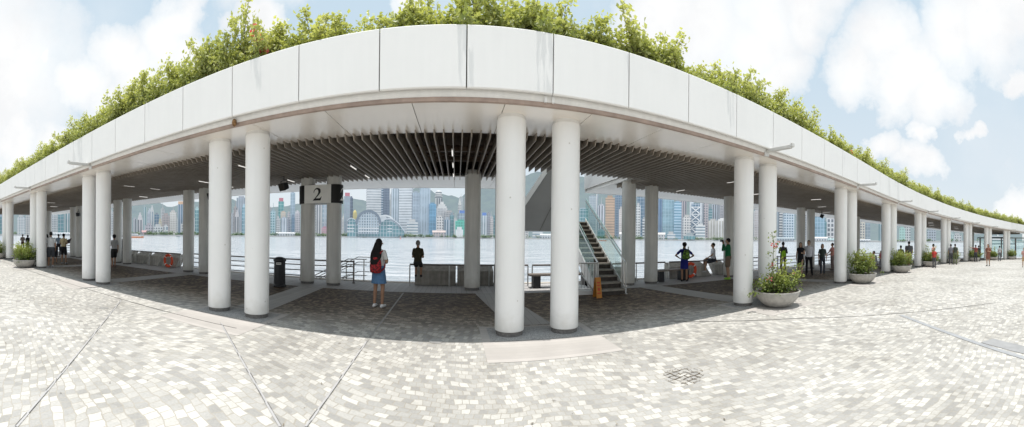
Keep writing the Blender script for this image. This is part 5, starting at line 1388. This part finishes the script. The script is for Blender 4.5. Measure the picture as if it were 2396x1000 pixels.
def person(loc, rz, H, label, arms=('down', 'down'), legs=('stand', 'stand'), skin='a', hair=((.02, .016, .014), 'short'), top=((.7, .7, .7), 'tee'), bottom=((.1, .1, .12), 'shorts'),
           shoe=(.08, .07, .07), build=1.0, vox=.014, turn=0., face=False, lean=0.):
    o = thing('person', label, 'person', loc, rz)
    k = H/1.70; o.scale = (k, k, k)
    sk = MC('skin_'+skin, SKIN[skin], .6, .08, 30, spec=.3)
    bw = build
    J = {}
    for i, s in enumerate((-1, 1)):
        e, w = ARM[arms[i]]; n, a = LEG[legs[i]]
        J[s] = dict(sh=Vector((s*.152*bw, -.005, 1.385)), el=Vector((s*e[0]*(1 if bw < 1.1 else 1.1), e[1], e[2])), wr=Vector((s*w[0], w[1], w[2])),
                    hip=Vector((s*.085*bw, 0, .90)), kn=Vector((s*n[0], n[1], n[2])), an=Vector((s*a[0], a[1], a[2])))
    ct, st_ = math.cos(turn), math.sin(turn)
    rot = lambda v: Vector((v[0]*ct-v[1]*st_, v[0]*st_+v[1]*ct, v[2]))
    # body, one continuous surface
    mb = MB()
    loft(mb, [(0, 0, .84, .10*bw, .085), (0, -.005, .92, .150*bw, .105), (0, 0, 1.02, .135*bw, .10*bw), (0, .005, 1.14, .13*bw, .095*bw), (0, .005, 1.27, .142*bw, .10*bw), (0, -.005, 1.36, .145*bw, .085), (0, -.01, 1.42, .095, .065), (0, -.005, 1.45, .06, .055)])
    caps(mb, (0, -.01, 1.41), (0, .01, 1.53), .055, .050)
    hd = Vector((0, .012, 1.605))
    mb.ell(hd, .073, .092, .108, 16, 12); mb.ell((0, .03, 1.555), .055, .068, .062, 12, 8)
    nose = rot((0, .103, 0)); mb.ell(hd+nose+Vector((0, 0, -.018)), .014, .016, .022, 8, 6)
    for s in (-1, 1): mb.ell(hd+rot((s*.074, -.005, -.012)), .012, .018, .030, 8, 6)
    for s in (-1, 1):
        j = J[s]
        caps(mb, j['sh'], j['el'], .047, .037); caps(mb, j['el'], j['wr'], .037, .026)
        d = (j['wr']-j['el']).normalized(); side = Vector((0, 1, 0)) if abs(d.y) < .7 else Vector((0, 0, 1))
        f = (side-d*side.dot(d)).normalized(); nrm = d.cross(f)*s
        pc = j['wr']+d*.045
        caps(mb, pc-f*.018-d*.02, pc-f*.018+d*.035, .020, .017, 8); caps(mb, pc+f*.018-d*.02, pc+f*.018+d*.035, .020, .017, 8)
        for q, ln in enumerate((.066, .076, .072, .056)):
            b0 = pc+d*.040+f*(.030-.020*q); b1 = b0+d*ln*.5-nrm*.008; b2 = b1+(d*.75-nrm*.6).normalized()*ln*.5
            caps(mb, b0, b1, .0095, .009, 7); caps(mb, b1, b2, .009, .0075, 7)
        b0 = pc+f*.030-d*.012; b1 = b0+(f*.7+d*.7-nrm*.2).normalized()*.035; b2 = b1+(d*.9+f*.2-nrm*.3).normalized()*.028
        caps(mb, b0, b1, .011, .010, 7); caps(mb, b1, b2, .010, .008, 7)
        caps(mb, j['hip'], j['kn'], .083*bw, .052); caps(mb, j['kn'], j['an']+Vector((0, 0, .02)), .053, .036)
        caps(mb, j['kn'].lerp(j['an'], .28)+Vector((0, -.014, 0)), j['kn'].lerp(j['an'], .55), .046, .040)
        fw = Vector((s*.12, 1, -.0)).normalized() if legs[0] != 'aft' else Vector((0, 1, 0))
        caps(mb, j['an']+Vector((0, -.03, -.035)), j['an']+fw*.13+Vector((0, 0, -.045)), .034, .028, 8)
    remesh(mb, 'body', sk, o, vox, 4)
    v2 = max(vox, .012)
    # shoes
    for i, s in enumerate((-1, 1)):
        j = J[s]; fw = Vector((s*.12, 1, 0)).normalized(); mb = MB()
        h = j['an']+Vector((0, -.035, -.038)); t = j['an']+fw*.15+Vector((0, 0, -.044))
        caps(mb, h, t, .043, .034, 10); caps(mb, h+Vector((0, .03, .03)), h+fw*.08, .04, .03, 8); remesh(mb, 'shoe', cloth(shoe), o, v2, 3)
    # bottoms
    bc, bk = bottom; mb = MB(); e = .016
    hipring = [(0, -.005, .83, .135*bw+e, .105+e), (0, -.01, .92, .155*bw+e, .118+e), (0, 0, 1.00, .142*bw+e, .105*bw+e), (0, 0, 1.05, .136*bw+e, .10*bw+e)]
    if bk in ('shorts', 'trousers', 'jeans'):
        loft(mb, hipring)
        for s in (-1, 1):
            j = J[s]; wd = {'shorts': .024, 'trousers': .014, 'jeans': .007}[bk]
            if bk == 'shorts': caps(mb, j['hip'], j['hip'].lerp(j['kn'], .80), .090*bw+.008, .068+wd)
            else:
                caps(mb, j['hip'], j['kn'], .088*bw+.004, .054+wd); caps(mb, j['kn'], j['kn'].lerp(j['an'], .93), .054+wd, .042+wd)
        remesh(mb, bk, cloth(bc), o, v2, 4)
    elif bk == 'skirt':
        loft(mb, [(0, .0, .60, .205, .165), (0, 0, .72, .19, .15), (0, -.01, .85, .178, .14), (0, -.005, .94, .162, .122), (0, 0, 1.04, .142, .108), (0, 0, 1.06, .138, .105)], 24); remesh(mb, 'skirt', cloth(bc), o, v2, 3)
    # tops
    tc, tk = top; mb = MB(); e = .013
    low = {'tee': .90, 'shirt': .90, 'long': .90, 'dress': .58, 'blouse': .96}[tk]
    rings = []
    if tk == 'dress': rings += [(0, 0, .56, .185*bw, .15), (0, 0, .72, .178*bw, .145), (0, -.01, .86, .175*bw, .138)]
    else: rings += [(0, -.005, low, .158*bw+e, .118+e)]
    rings += [(0, 0, 1.02, .143*bw+e, .108*bw+e), (0, .005, 1.14, .14*bw+e, .102*bw+e), (0, .005, 1.27, .146*bw+e, .104*bw+e), (0, -.005, 1.36, .148*bw+e, .088+e), (0, -.01, 1.425, .098+e, .068+e), (0, -.008, 1.462, .062, .060)]
    loft(mb, rings, 20)
    for s in (-1, 1):
        j = J[s]
        if tk in ('long', 'shirt'):
            caps(mb, j['sh'], j['el'], .056, .049); caps(mb, j['el'], j['el'].lerp(j['wr'], .92), .050, .038)
        elif tk == 'dress' and build < .97: caps(mb, j['sh'], j['sh'].lerp(j['el'], .25), .060, .058)
        else: caps(mb, j['sh'], j['sh'].lerp(j['el'], .62), .058, .060)
    remesh(mb, {'tee': 'tee_shirt', 'shirt': 'shirt', 'long': 'shirt', 'dress': 'dress', 'blouse': 'blouse'}[tk], cloth(tc), o, v2, 4)
    # hair
    hc, hk = hair; mb = MB(); hm = cloth(hc)
    off = rot((0, -.020, 0))
    mb.ell(hd+off+Vector((0, 0, .020)), .083, .096, .104, 16, 12)
    if hk == 'xlong':
        b = rot((0, -.06, 0)); loft(mb, [(0, -.30, .99, .03, .02), (.0, -.30, 1.06, .07, .03), (0, -.27, 1.16, .115, .045), (0, -.20, 1.26, .15, .06), (b.x*.6, -.13, 1.36, .15, .07), (b.x, b.y*1.35, 1.45, .122, .07), (b.x*.7, b.y, 1.53, .102, .08), (b.x*.4, b.y*.5, 1.62, .09, .094)])
    elif hk == 'long':
        b = rot((0, -.06, 0))
        loft(mb, [(b.x*1.2, b.y*2.1, 1.08, .06, .025), (b.x*1.2, b.y*2.1, 1.15, .12, .04), (b.x, b.y*1.8, 1.30, .145, .06), (b.x, b.y*1.35, 1.43, .112, .062), (b.x*.7, b.y, 1.52, .096, .075), (b.x*.4, b.y*.5, 1.62, .088, .09)])
    elif hk == 'bob':
        b = rot((0, -.03, 0)); loft(mb, [(b.x, b.y-.02, 1.47, .085, .075), (b.x, b.y-.01, 1.54, .096, .088), (b.x*.6, b.y*.5, 1.63, .09, .095)])
    elif hk == 'puff': mb.ell(hd+rot((0, -.02, 0))+Vector((0, 0, .045)), .105, .11, .10, 14, 10)
    # cut the face free
    if hk != 'none':
        h = remesh(mb, 'hair', hm, o, max(.009, vox*.8), 3)
        fwd = rot((0, 1, 0)); me = h.data
        for v in me.vertices:
            d = v.co-hd
            if d.dot(fwd) > .045 and v.co.z < hd.z+.055: v.co = v.co-fwd*min(.06, (d.dot(fwd)-.045)*1.2)
    if face:
        for s in (-1, 1): mb = MB(); mb.ell(hd+rot((s*.030, .086, .006)), .012, .008, .007, 8, 6); local(mb, 'eye', cloth((.03, .02, .02)), o, True)
        mb = MB(); mb.ell(hd+rot((0, .088, -.058)), .022, .008, .006, 8, 6); local(mb, 'mouth', cloth((.30, .09, .08)), o, True)
    return o
def backpack(loc, rz, k, label, col, pat, nm='backpack'):
    m, nt, out = M_new('backpack_cloth_%d' % len(bpy.data.materials))
    b = nd(nt, 'ShaderNodeBsdfPrincipled'); b.inputs['Roughness'].default_value = .8
    tc = nd(nt, 'ShaderNodeTexCoord'); v = nd(nt, 'ShaderNodeTexVoronoi'); v.feature = 'DISTANCE_TO_EDGE'; v.inputs['Scale'].default_value = 13; nt.links.new(tc.outputs['Object'], v.inputs['Vector'])
    nt.links.new(ramp(nt, v.outputs['Distance'], [(.05, pat), (.09, col)]), b.inputs['Base Color']); nt.links.new(b.outputs[0], out.inputs[0])
    o = thing(nm, label, 'bag', loc, rz); o.scale = (k, k, k)
    mb = MB(); loft(mb, [(0, 0, -.21, .10, .05), (0, 0, -.19, .145, .085), (0, -.01, -.05, .158, .10), (0, 0, .08, .145, .09), (0, .01, .17, .11, .07), (0, .02, .21, .05, .035)], 20); remesh(mb, 'bag_body', m, o, .012, 5)
    mb = MB(); loft(mb, [(0, -.08, -.18, .09, .03), (0, -.095, -.15, .115, .05), (0, -.10, -.04, .11, .045), (0, -.085, .01, .09, .03)], 16); remesh(mb, 'front_pocket', m, o, .012, 4)
    for s in (-1, 1):
        mb = MB(); mb.path([Vector((s*.09, .05, .16)), Vector((s*.10, .06, .30)), Vector((s*.105, .16, .335)), Vector((s*.11, .275, .26)), Vector((s*.13, .285, .05)), Vector((s*.17, .17, -.08)), Vector((s*.13, .04, -.16))], .016, 8); local(mb, 'strap', m, o, True)
    mb = MB(); mb.path([Vector((-.03, .04, .19)), Vector((-.03, .03, .24)), Vector((.03, .03, .24)), Vector((.03, .04, .19))], .008, 6); local(mb, 'handle', m, o, True)
    return o
def toward(p): return math.atan2(p.x, -p.y)   # facing the camera spot: +Y local turned back to the origin
def away(p): return -math.atan2(p.x, p.y)
def cam_face(p): return away(p)+math.pi
BK = (.018, .016, .016)
# the girl in the shade
p = G(886, 719); rz = -.05
person(p, rz, 1.575, 'girl with very long black hair, white tee and denim skirt', ('hold', 'hold'), ('stand', 'stand'), 'b', (BK, 'xlong'), ((.66, .65, .63), 'tee'), ((.10, .19, .33), 'skirt'), (.72, .71, .70), .90, .009, turn=-.6)
backpack(p+Vector((.0, -.20, 1.0)), rz, .92, 'red and black patterned backpack worn by the long-haired girl', (.42, .018, .025), (.05, .008, .01))
# man sitting alone on the rail
q = P(-1.28, 11.27); 
person(q+Vector((0, 0, -.075)), heading(0), 1.58, 'grey-haired man in dark olive shirt sitting alone on the rail', ('tight', 'tight'), ('rail', 'rail'), 'b', ((.20, .19, .18), 'short'), ((.045, .04, .025), 'tee'), ((.03, .03, .03), 'shorts'), (.05, .04, .04), .90, .012)
# woman with hands on hips
p = G(1601, 659)
person(p, away(p)+.1, 1.50, 'woman in blue dress with hands on hips at the railing', ('hip', 'hip'), ('stand', 'stand'), 'b', (BK, 'puff'), ((.02, .025, .19), 'dress'), ((.02, .02, .1), 'none'), (.03, .03, .03), 1.0, .010)
d_ = Vector((math.sin(-(away(p)+.1)), math.cos(away(p)+.1), 0))
backpack(p-d_*.235+Vector((0, 0, 1.06))+Vector((.05, 0, 0)), away(p)+.1, .9, 'black backpack with lime green cords on the woman in blue', (.015, .018, .015), (.22, .42, .05))
o = thing('suitcase', 'black trolley bag standing at the feet of the woman in blue', 'bag', G(1606, 658)+Vector((.03, .12, 0)), away(p))
mb = MB(); mb.box(-.13, .13, -.09, .09, .05, .46); local(mb, 'case', black_m, o, bevel=.03)
mb = MB(); mb.tube((-.09, -.05, .03), (-.09, .05, .03), .03); mb.tube((.09, -.05, .03), (.09, .05, .03), .03); local(mb, 'wheel', black_m, o)
# boy in white on the rail
q = P(10.55, 11.32)
person(q+Vector((0, 0, -.13)), heading(10.5)+1.15, 1.62, 'young man in white tee and dark shorts sitting on the right railing', ('knee', 'back'), ('sit_side', 'sit'), 'a', (BK, 'short'), ((.66, .67, .70), 'tee'), ((.05, .055, .07), 'shorts'), (.5, .5, .5), .98, .012)
p = G(1703, 654)
person(p, away(p)+1.35, 1.70, 'person in green top raising a camera beside the right column', ('camera', 'camera'), ('stand', 'stand'), 'a', (BK, 'short'), ((.02, .14, .06), 'long'), ((.20, .15, .11), 'shorts'), (.30, .55, .08), 1.0, .012)
f = Vector((-math.sin(away(p)+1.35), math.cos(away(p)+1.35), 0))
o = thing('camera', 'black camera held up by the person in green', 'camera', p+f*.24+Vector((0, 0, 1.60)), away(p)+1.35)
mb = MB(); mb.box(-.065, .065, -.03, .03, -.045, .045); local(mb, 'camera_body', black_m, o, bevel=.008)
mb = MB(); mb.tube((0, .03, 0), (0, .10, 0), .035, .038, 14); local(mb, 'lens', black_m, o)
p = G(1832, 641)
person(p, away(p)-.1, 1.58, 'visitor in grey top and khaki trousers wearing a lime sling bag', ('hold', 'hold'), ('stand', 'stand'), 'b', (BK, 'short'), ((.07, .07, .075), 'long'), ((.22, .19, .14), 'trousers'), (.06, .06, .06), 1.0, .014)
f = Vector((-math.sin(away(p)-.1), math.cos(away(p)-.1), 0))
backpack(p-f*.17+Vector((.06, 0, 1.0)), away(p)-.1, .72, 'lime green sling bag on the back of the grey-topped visitor', (.38, .72, .03), (.34, .66, .03), 'sling_bag')
p = G(1873, 645)
person(p, cam_face(p)-.15, 1.56, 'woman in short black dress walking beside the white-shirted man', ('hold', 'down'), ('fore', 'aft'), 'c', ((.03, .02, .018), 'long'), ((.022, .022, .026), 'dress'), ((0, 0, 0), 'none'), (.04, .03, .03), .94, .012, turn=.3, face=True)
p = G(1892, 644)
person(p, cam_face(p), 1.66, 'man in pale shirt and black trousers walking with a briefcase', ('down', 'bag'), ('wide', 'stand'), 'c', (BK, 'short'), ((.62, .63, .68), 'shirt'), ((.02, .02, .025), 'trousers'), (.03, .03, .03), 1.06, .012, face=True)
c0 = cam_face(p); rgt = Vector((math.cos(c0), math.sin(c0), 0))
o = thing('briefcase', 'black briefcase hanging from the hand of the pale-shirted man', 'bag', p+rgt*.25+Vector((0, 0, .47)), c0+math.pi/2)
mb = MB(); mb.box(-.19, .19, -.05, .05, 0, .28); local(mb, 'case', black_m, o, bevel=.02)
mb = MB(); mb.path([Vector((-.06, 0, .28)), Vector((-.06, 0, .33)), Vector((.06, 0, .33)), Vector((.06, 0, .28))], .01, 6); local(mb, 'handle', black_m, o)
p = G(1924, 644)
person(p, cam_face(p)+.1, 1.50, 'woman in dark top and tight dark jeans walking toward us', ('down', 'down'), ('stand', 'fore'), 'c', ((.06, .04, .03), 'bob'), ((.045, .06, .055), 'blouse'), ((.045, .05, .065), 'jeans'), (.2, .15, .12), .92, .012, face=True)
p2 = p+Vector((math.cos(cam_face(p)), math.sin(cam_face(p)), 0))*-.3
o = thing('handbag', 'dark handbag at the side of the woman in jeans', 'bag', p+Vector((-.26, -.02, .50)), cam_face(p))
mb = MB(); mb.box(-.05, .05, -.11, .11, 0, .24); local(mb, 'bag_body', MC('bag_leather', (.05, .035, .03), .5), o, bevel=.02)
mb = MB(); mb.path([Vector((0, -.07, .24)), Vector((0, -.03, .45)), Vector((0, .03, .45)), Vector((0, .07, .24))], .008, 6); local(mb, 'handle', black_m, o)
# left group
p = G(119, 626.5)
person(p, away(p)-.15, 1.74, 'man in white polo and grey shorts walking away at left', ('down', 'down'), ('stand', 'lift'), 'b', (BK, 'short'), ((.66, .67, .68), 'tee'), ((.075, .08, .09), 'shorts'), (.4, .4, .42), 1.18, .013)
p = G(109, 622)
person(p, away(p), 1.62, 'dark-dressed person half hidden by a left column', ('down', 'down'), ('stand', 'stand'), 'b', (BK, 'bob'), ((.03, .03, .035), 'tee'), ((.03, .03, .04), 'trousers'), skin='a', vox=.016) if False else person(p, away(p), 1.62, 'dark-dressed person half hidden by a left column', ('down', 'down'), ('stand', 'stand'), 'b', (BK, 'bob'), ((.03, .03, .035), 'tee'), ((.03, .03, .04), 'trousers'), vox=.016)
p = G(129, 617)
person(p, away(p)+.2, 1.20, 'child in dark grey clothes beside the white-polo man', ('down', 'hold'), ('stand', 'stand'), 'b', (BK, 'short'), ((.06, .06, .07), 'tee'), ((.05, .05, .06), 'shorts'), build=.9, vox=.015)
p = G(149, 617.5)
person(p, away(p)-.5, 1.66, 'man in tan tee and black shorts holding dark papers', ('hold', 'hold'), ('stand', 'wide'), 'b', (BK, 'short'), ((.48, .40, .25), 'tee'), ((.022, .022, .025), 'shorts'), (.3, .3, .3), 1.05, .013)
a0 = away(p)-.5; f = Vector((-math.sin(a0), math.cos(a0), 0)); rr = Vector((math.cos(a0), math.sin(a0), 0))
o = thing('folder', 'dark folder of papers in the hands of the tan-shirted man', 'folder', p+f*.26+rr*.08+Vector((0, 0, 1.16)), a0)
mb = MB(); mb.hexa([(-.14, -.01, -.1), (.16, -.01, -.02), (.16, .01, -.02), (-.14, .01, -.1), (-.14, .06, .12), (.22, .10, .26), (.22, .12, .26), (-.14, .08, .12)]); local(mb, 'cover', MC('folder_cover', (.05, .035, .05), .6), o)
mb = MB(); mb.hexa([(-.12, .011, -.09), (.14, .011, -.01), (.14, .016, -.01), (-.12, .016, -.09), (-.12, .081, .11), (.20, .121, .24), (.20, .126, .24), (-.12, .086, .11)]); local(mb, 'paper', sign_white, o)
p = G(137, 600)
person(p, away(p), 1.62, 'person in light blue tee by the railing behind the tan-shirted man', ('hold', 'hold'), ('stand', 'stand'), 'b', (BK, 'short'), ((.30, .38, .48), 'tee'), ((.05, .05, .06), 'trousers'), vox=.016)
p = G(267, 626)
person(p, away(p)+.25, 1.60, 'visitor in grey top with a crossbody strap and black knee shorts', ('hold', 'down'), ('stand', 'fore'), 'b', (BK, 'puff'), ((.34, .34, .34), 'tee'), ((.025, .025, .03), 'shorts'), (.2, .12, .1), .98, .013)
p = G(53, 590)
person(p, away(p), 1.60, 'person in beige top leaning at the far left railing', ('hold', 'hold'), ('stand', 'stand'), 'b', (BK, 'short'), ((.30, .25, .22), 'tee'), ((.12, .06, .05), 'trousers'), vox=.02)
p = G(65, 592)
person(p, away(p), 1.56, 'dark-clothed person behind the left planter plant', ('down', 'down'), ('stand', 'stand'), 'b', (BK, 'bob'), ((.02, .02, .025), 'tee'), ((.03, .03, .035), 'trousers'), vox=.02)
p = G(283, 613)
person(p, away(p), 1.60, 'person mostly hidden behind the left back column', ('down', 'down'), ('stand', 'stand'), 'b', (BK, 'short'), ((.05, .05, .06), 'tee'), ((.04, .04, .05), 'trousers'), vox=.018)
# right group, farther off
def far(x, s_n, H, lab, top, bot, rz=0., arms=('down', 'down'), legs=('stand', 'stand'), hair=(BK, 'short'), skin='b', tk='tee', bk='trousers', z=0, b=1.0):
    """at bearing x and distance s_n along that bearing"""
    th = (x-1198)/F; q = Vector((math.sin(th)*s_n, math.cos(th)*s_n, 0)); q.z = drop(inv(q.x, q.y)[0])+z
    return person(q, away(q)+rz, H, lab, arms, legs, skin, hair, (top, tk), (bot, bk), build=b, vox=.018)
far(1948, 19.5, 1.55, 'person in salmon top leaning on the railing beyond the woman in jeans', (.55, .25, .22), (.2, .15, .14), 2.0, ('lean', 'lean'))
far(2045, 19.0, 1.55, 'person in grey blouse sitting behind the second planter', (.42, .43, .45), (.3, .3, .32), 2.6, legs=('sit', 'sit'), z=-.42, tk='long')
far(2061, 21.5, 1.10, 'small child in pink top beside the sitting person', (.62, .22, .24), (.3, .3, .34), 2.4, b=.9)
far(2108, 21, 1.45, 'boy in black tee behind the third planter', (.025, .025, .03), (.05, .05, .06), 0.)
far(2127, 22, 1.72, 'broad man in charcoal tee behind the third planter', (.09, .09, .095), (.1, .09, .09), .2, b=1.25)
far(2125, 20, 1.12, 'child in bright pink tee in front of the charcoal-tee man', (.62, .10, .24), (.3, .1, .14), 0., b=.9)
far(2184, 24.5, 1.58, 'person in salmon top pointing up behind the fourth planter', (.55, .28, .24), (.2, .2, .22), 1.0, ('down', 'point'))
far(2186, 22.5, 1.28, 'person in red tee crouched behind the fourth planter', (.52, .07, .06), (.1, .1, .11), 2.8)
far(2225, 27, 1.60, 'person in grey top left of a dark-clad pair at far right', (.20, .20, .22), (.08, .08, .09), .1)
far(2235, 27, 1.62, 'dark-clad person with olive trousers at far right', (.07, .08, .06), (.15, .17, .09), -.2)
far(2283, 33, 1.62, 'person in maroon top stretching an arm to the left', (.22, .07, .06), (.07, .07, .08), 0., ('point', 'down'))
far(2290, 34, 1.58, 'dark figure beside the person in maroon', (.04, .05, .05), (.05, .05, .06), 0.)
far(2339, 36, 1.60, 'person in pale grey top behind the far planters', (.40, .40, .40), (.15, .15, .16), .4)
p = G(2312, 623)
person(p, cam_face(p)-.4, 1.60, 'woman in brown patterned dress standing in the open plaza', ('hold', 'down'), ('stand', 'stand'), 'a', ((.05, .03, .03), 'bob'), ((.22, .10, .07), 'dress'), ((0, 0, 0), 'none'), (.05, .06, .05), 1.0, .016, face=True)
p = G(2396, 626)
person(p, cam_face(p), 1.35, 'person in pink top with tan shorts cut by the right edge', ('down', 'hold'), ('stand', 'stand'), 'a', (BK, 'short'), ((.52, .30, .28), 'tee'), ((.50, .34, .2), 'shorts'), vox=.016)

# ================================================================== LIGHT, SKY, CAMERA
sun_v = Vector((N[0]*-.097-.035*U[0], N[1]*-.097-.035*U[1], 1)).normalized()
el = math.asin(sun_v.z); azm = math.atan2(sun_v.x, sun_v.y)
w = bpy.data.worlds.new('World'); sc.world = w; w.use_nodes = True; nt = w.node_tree; nt.nodes.clear()
out = nd(nt, 'ShaderNodeOutputWorld'); bg = nd(nt, 'ShaderNodeBackground'); 
sky = nd(nt, 'ShaderNodeTexSky'); sky.sky_type = 'NISHITA'; sky.sun_disc = False; sky.sun_elevation = el; sky.sun_rotation = azm; sky.air_density = 1.0; sky.dust_density = 1.6; sky.ozone_density = 1.5
SKYS = .10
tc = nd(nt, 'ShaderNodeTexCoord'); vec = tc.outputs['Generated']
nrm = nd(nt, 'ShaderNodeVectorMath', operation='NORMALIZE'); nt.links.new(vec, nrm.inputs[0]); vec = nrm.outputs[0]
sp = nd(nt, 'ShaderNodeSeparateXYZ'); nt.links.new(vec, sp.inputs[0])
scl = nd(nt, 'ShaderNodeVectorMath', operation='SCALE'); nt.links.new(sky.outputs[0], scl.inputs[0]); scl.inputs['Scale'].default_value = SKYS
# humid veil, whiter toward the horizon
veil = ramp(nt, sp.outputs[2], [(0, (.90, .93, .95)), (.12, (.84, .92, .97)), (.5, (.69, .85, .965))])
base = mixc(nt, .82, scl.outputs[0], veil)
def sky_dir(x, y): return ray(x, y).normalized()
blobs = [(15, 170, 55), (30, 230, 45), (110, 130, 28), (190, 220, 70), (280, 150, 70), (340, 200, 95), (400, 90, 75), (450, 120, 55), (260, 280, 70), (20, 330, 60), (110, 360, 55), (420, 20, 50), (610, 30, 50), (960, 10, 40), (1540, 60, 90), (1640, 60, 110), (1730, 110, 110), (1820, 150, 75), (1660, 230, 90), (1780, 40, 110), (1900, 20, 70), (2010, 170, 60), (2070, 110, 75), (2130, 160, 80), (2190, 200, 65), (2090, 210, 60), (2230, 60, 90), (2330, 40, 90), (2390, 20, 70), (2165, 292, 30), (2150, 365, 45), (2085, 340, 40), (2265, 305, 24), (2390, 480, 50), (2385, 180, 28), (-300, 120, 160), (2700, 100, 160), (1000, -300, 120), (600, -250, 130), (1500, -350, 150), (4200, 200, 200), (3600, 100, 220), (5000, 150, 200), (-900, 200, 180)]
wz = nd(nt, 'ShaderNodeTexNoise'); wz.inputs['Scale'].default_value = 4.5; wz.inputs['Detail'].default_value = 7; wz.inputs['Roughness'].default_value = .6; nt.links.new(vec, wz.inputs['Vector'])
ws = nd(nt, 'ShaderNodeVectorMath', operation='SUBTRACT'); nt.links.new(wz.outputs['Color'], ws.inputs[0]); ws.inputs[1].default_value = (.5, .5, .5)
wk = nd(nt, 'ShaderNodeVectorMath', operation='SCALE'); nt.links.new(ws.outputs[0], wk.inputs[0]); wk.inputs['Scale'].default_value = .26
wa = nd(nt, 'ShaderNodeVectorMath', operation='ADD'); nt.links.new(vec, wa.inputs[0]); nt.links.new(wk.outputs[0], wa.inputs[1])
wn = nd(nt, 'ShaderNodeVectorMath', operation='NORMALIZE'); nt.links.new(wa.outputs[0], wn.inputs[0]); wvec = wn.outputs[0]
tot = None
for x, y, r in blobs:
    d = sky_dir(x, y); dp = nd(nt, 'ShaderNodeVectorMath', operation='DOT_PRODUCT'); nt.links.new(wvec, dp.inputs[0]); dp.inputs[1].default_value = d
    a = r/F
    mr = nd(nt, 'ShaderNodeMapRange'); mr.inputs['From Min'].default_value = math.cos(a*1.25); mr.inputs['From Max'].default_value = math.cos(a*.15); nt.links.new(dp.outputs['Value'], mr.inputs['Value'])
    tot = mr.outputs[0] if tot is None else math_(nt, 'MAXIMUM', tot, mr.outputs[0])
nz = nd(nt, 'ShaderNodeTexNoise'); nz.inputs['Scale'].default_value = 5.5; nz.inputs['Detail'].default_value = 10; nz.inputs['Roughness'].default_value = .58; nt.links.new(vec, nz.inputs['Vector'])
n3 = nd(nt, 'ShaderNodeTexNoise'); n3.inputs['Scale'].default_value = 2.6; n3.inputs['Detail'].default_value = 6; nt.links.new(vec, n3.inputs['Vector'])
dens = math_(nt, 'ADD', tot, math_(nt, 'MULTIPLY', math_(nt, 'SUBTRACT', nz.outputs['Fac'], .5), .9))
dens = math_(nt, 'ADD', dens, math_(nt, 'MULTIPLY', math_(nt, 'SUBTRACT', n3.outputs['Fac'], .5), .45))
cl = ramp(nt, dens, [(.08, (0, 0, 0)), (.40, (.55, .55, .55)), (.95, (1, 1, 1))])
thin = ramp(nt, n3.outputs['Fac'], [(.5, (0, 0, 0)), (.8, (.35, .35, .35))])
cl = math_(nt, 'MAXIMUM', cl, thin)
shade = ramp(nt, nz.outputs['Fac'], [(.35, (1.08, 1.08, 1.07)), (.64, (.93, .94, .955))])
fin = mixc(nt, cl, base, shade)
nt.links.new(fin, bg.inputs[0]); bg.inputs[1].default_value = 1.0; nt.links.new(bg.outputs[0], out.inputs[0])

sl = bpy.data.lights.new('sun', 'SUN'); sl.energy = 4.4; sl.angle = R_(.55); sl.color = (1, .965, .915)
so = bpy.data.objects.new('sun', sl); COL.objects.link(so); so.rotation_euler = sun_v.to_track_quat('Z', 'Y').to_euler(); so.location = (0, 0, 60)

cam = bpy.data.cameras.new('camera'); co = bpy.data.objects.new('camera', cam); COL.objects.link(co)
cam.type = 'PANO'
tgt = cam.cycles if hasattr(cam, 'cycles') and hasattr(cam.cycles, 'panorama_type') else cam
tgt.panorama_type = 'CENTRAL_CYLINDRICAL'
tgt.central_cylindrical_range_u_min = -1198/F; tgt.central_cylindrical_range_u_max = 1198/F
tgt.central_cylindrical_range_v_min = -(1000-556)/F; tgt.central_cylindrical_range_v_max = 556/F
tgt.central_cylindrical_radius = 1.0
c, s = math.cos(ROLL), math.sin(ROLL)
co.matrix_world = Matrix(((c, -s*1.0, 0, 0), (0, 0, -1, 0), (s, c, 0, EYE), (0, 0, 0, 1)))
cam.clip_start = .05; cam.clip_end = 9000
sc.camera = co
sc.view_settings.view_transform = 'Standard'; sc.view_settings.look = 'None'; sc.view_settings.exposure = 0; sc.view_settings.gamma = 1
try:
    cy = sc.cycles; cy.max_bounces = 8; cy.diffuse_bounces = 4; cy.transparent_max_bounces = 12; cy.use_denoising = True; cy.caustics_reflective = False; cy.sample_clamp_indirect = 6
except Exception: pass
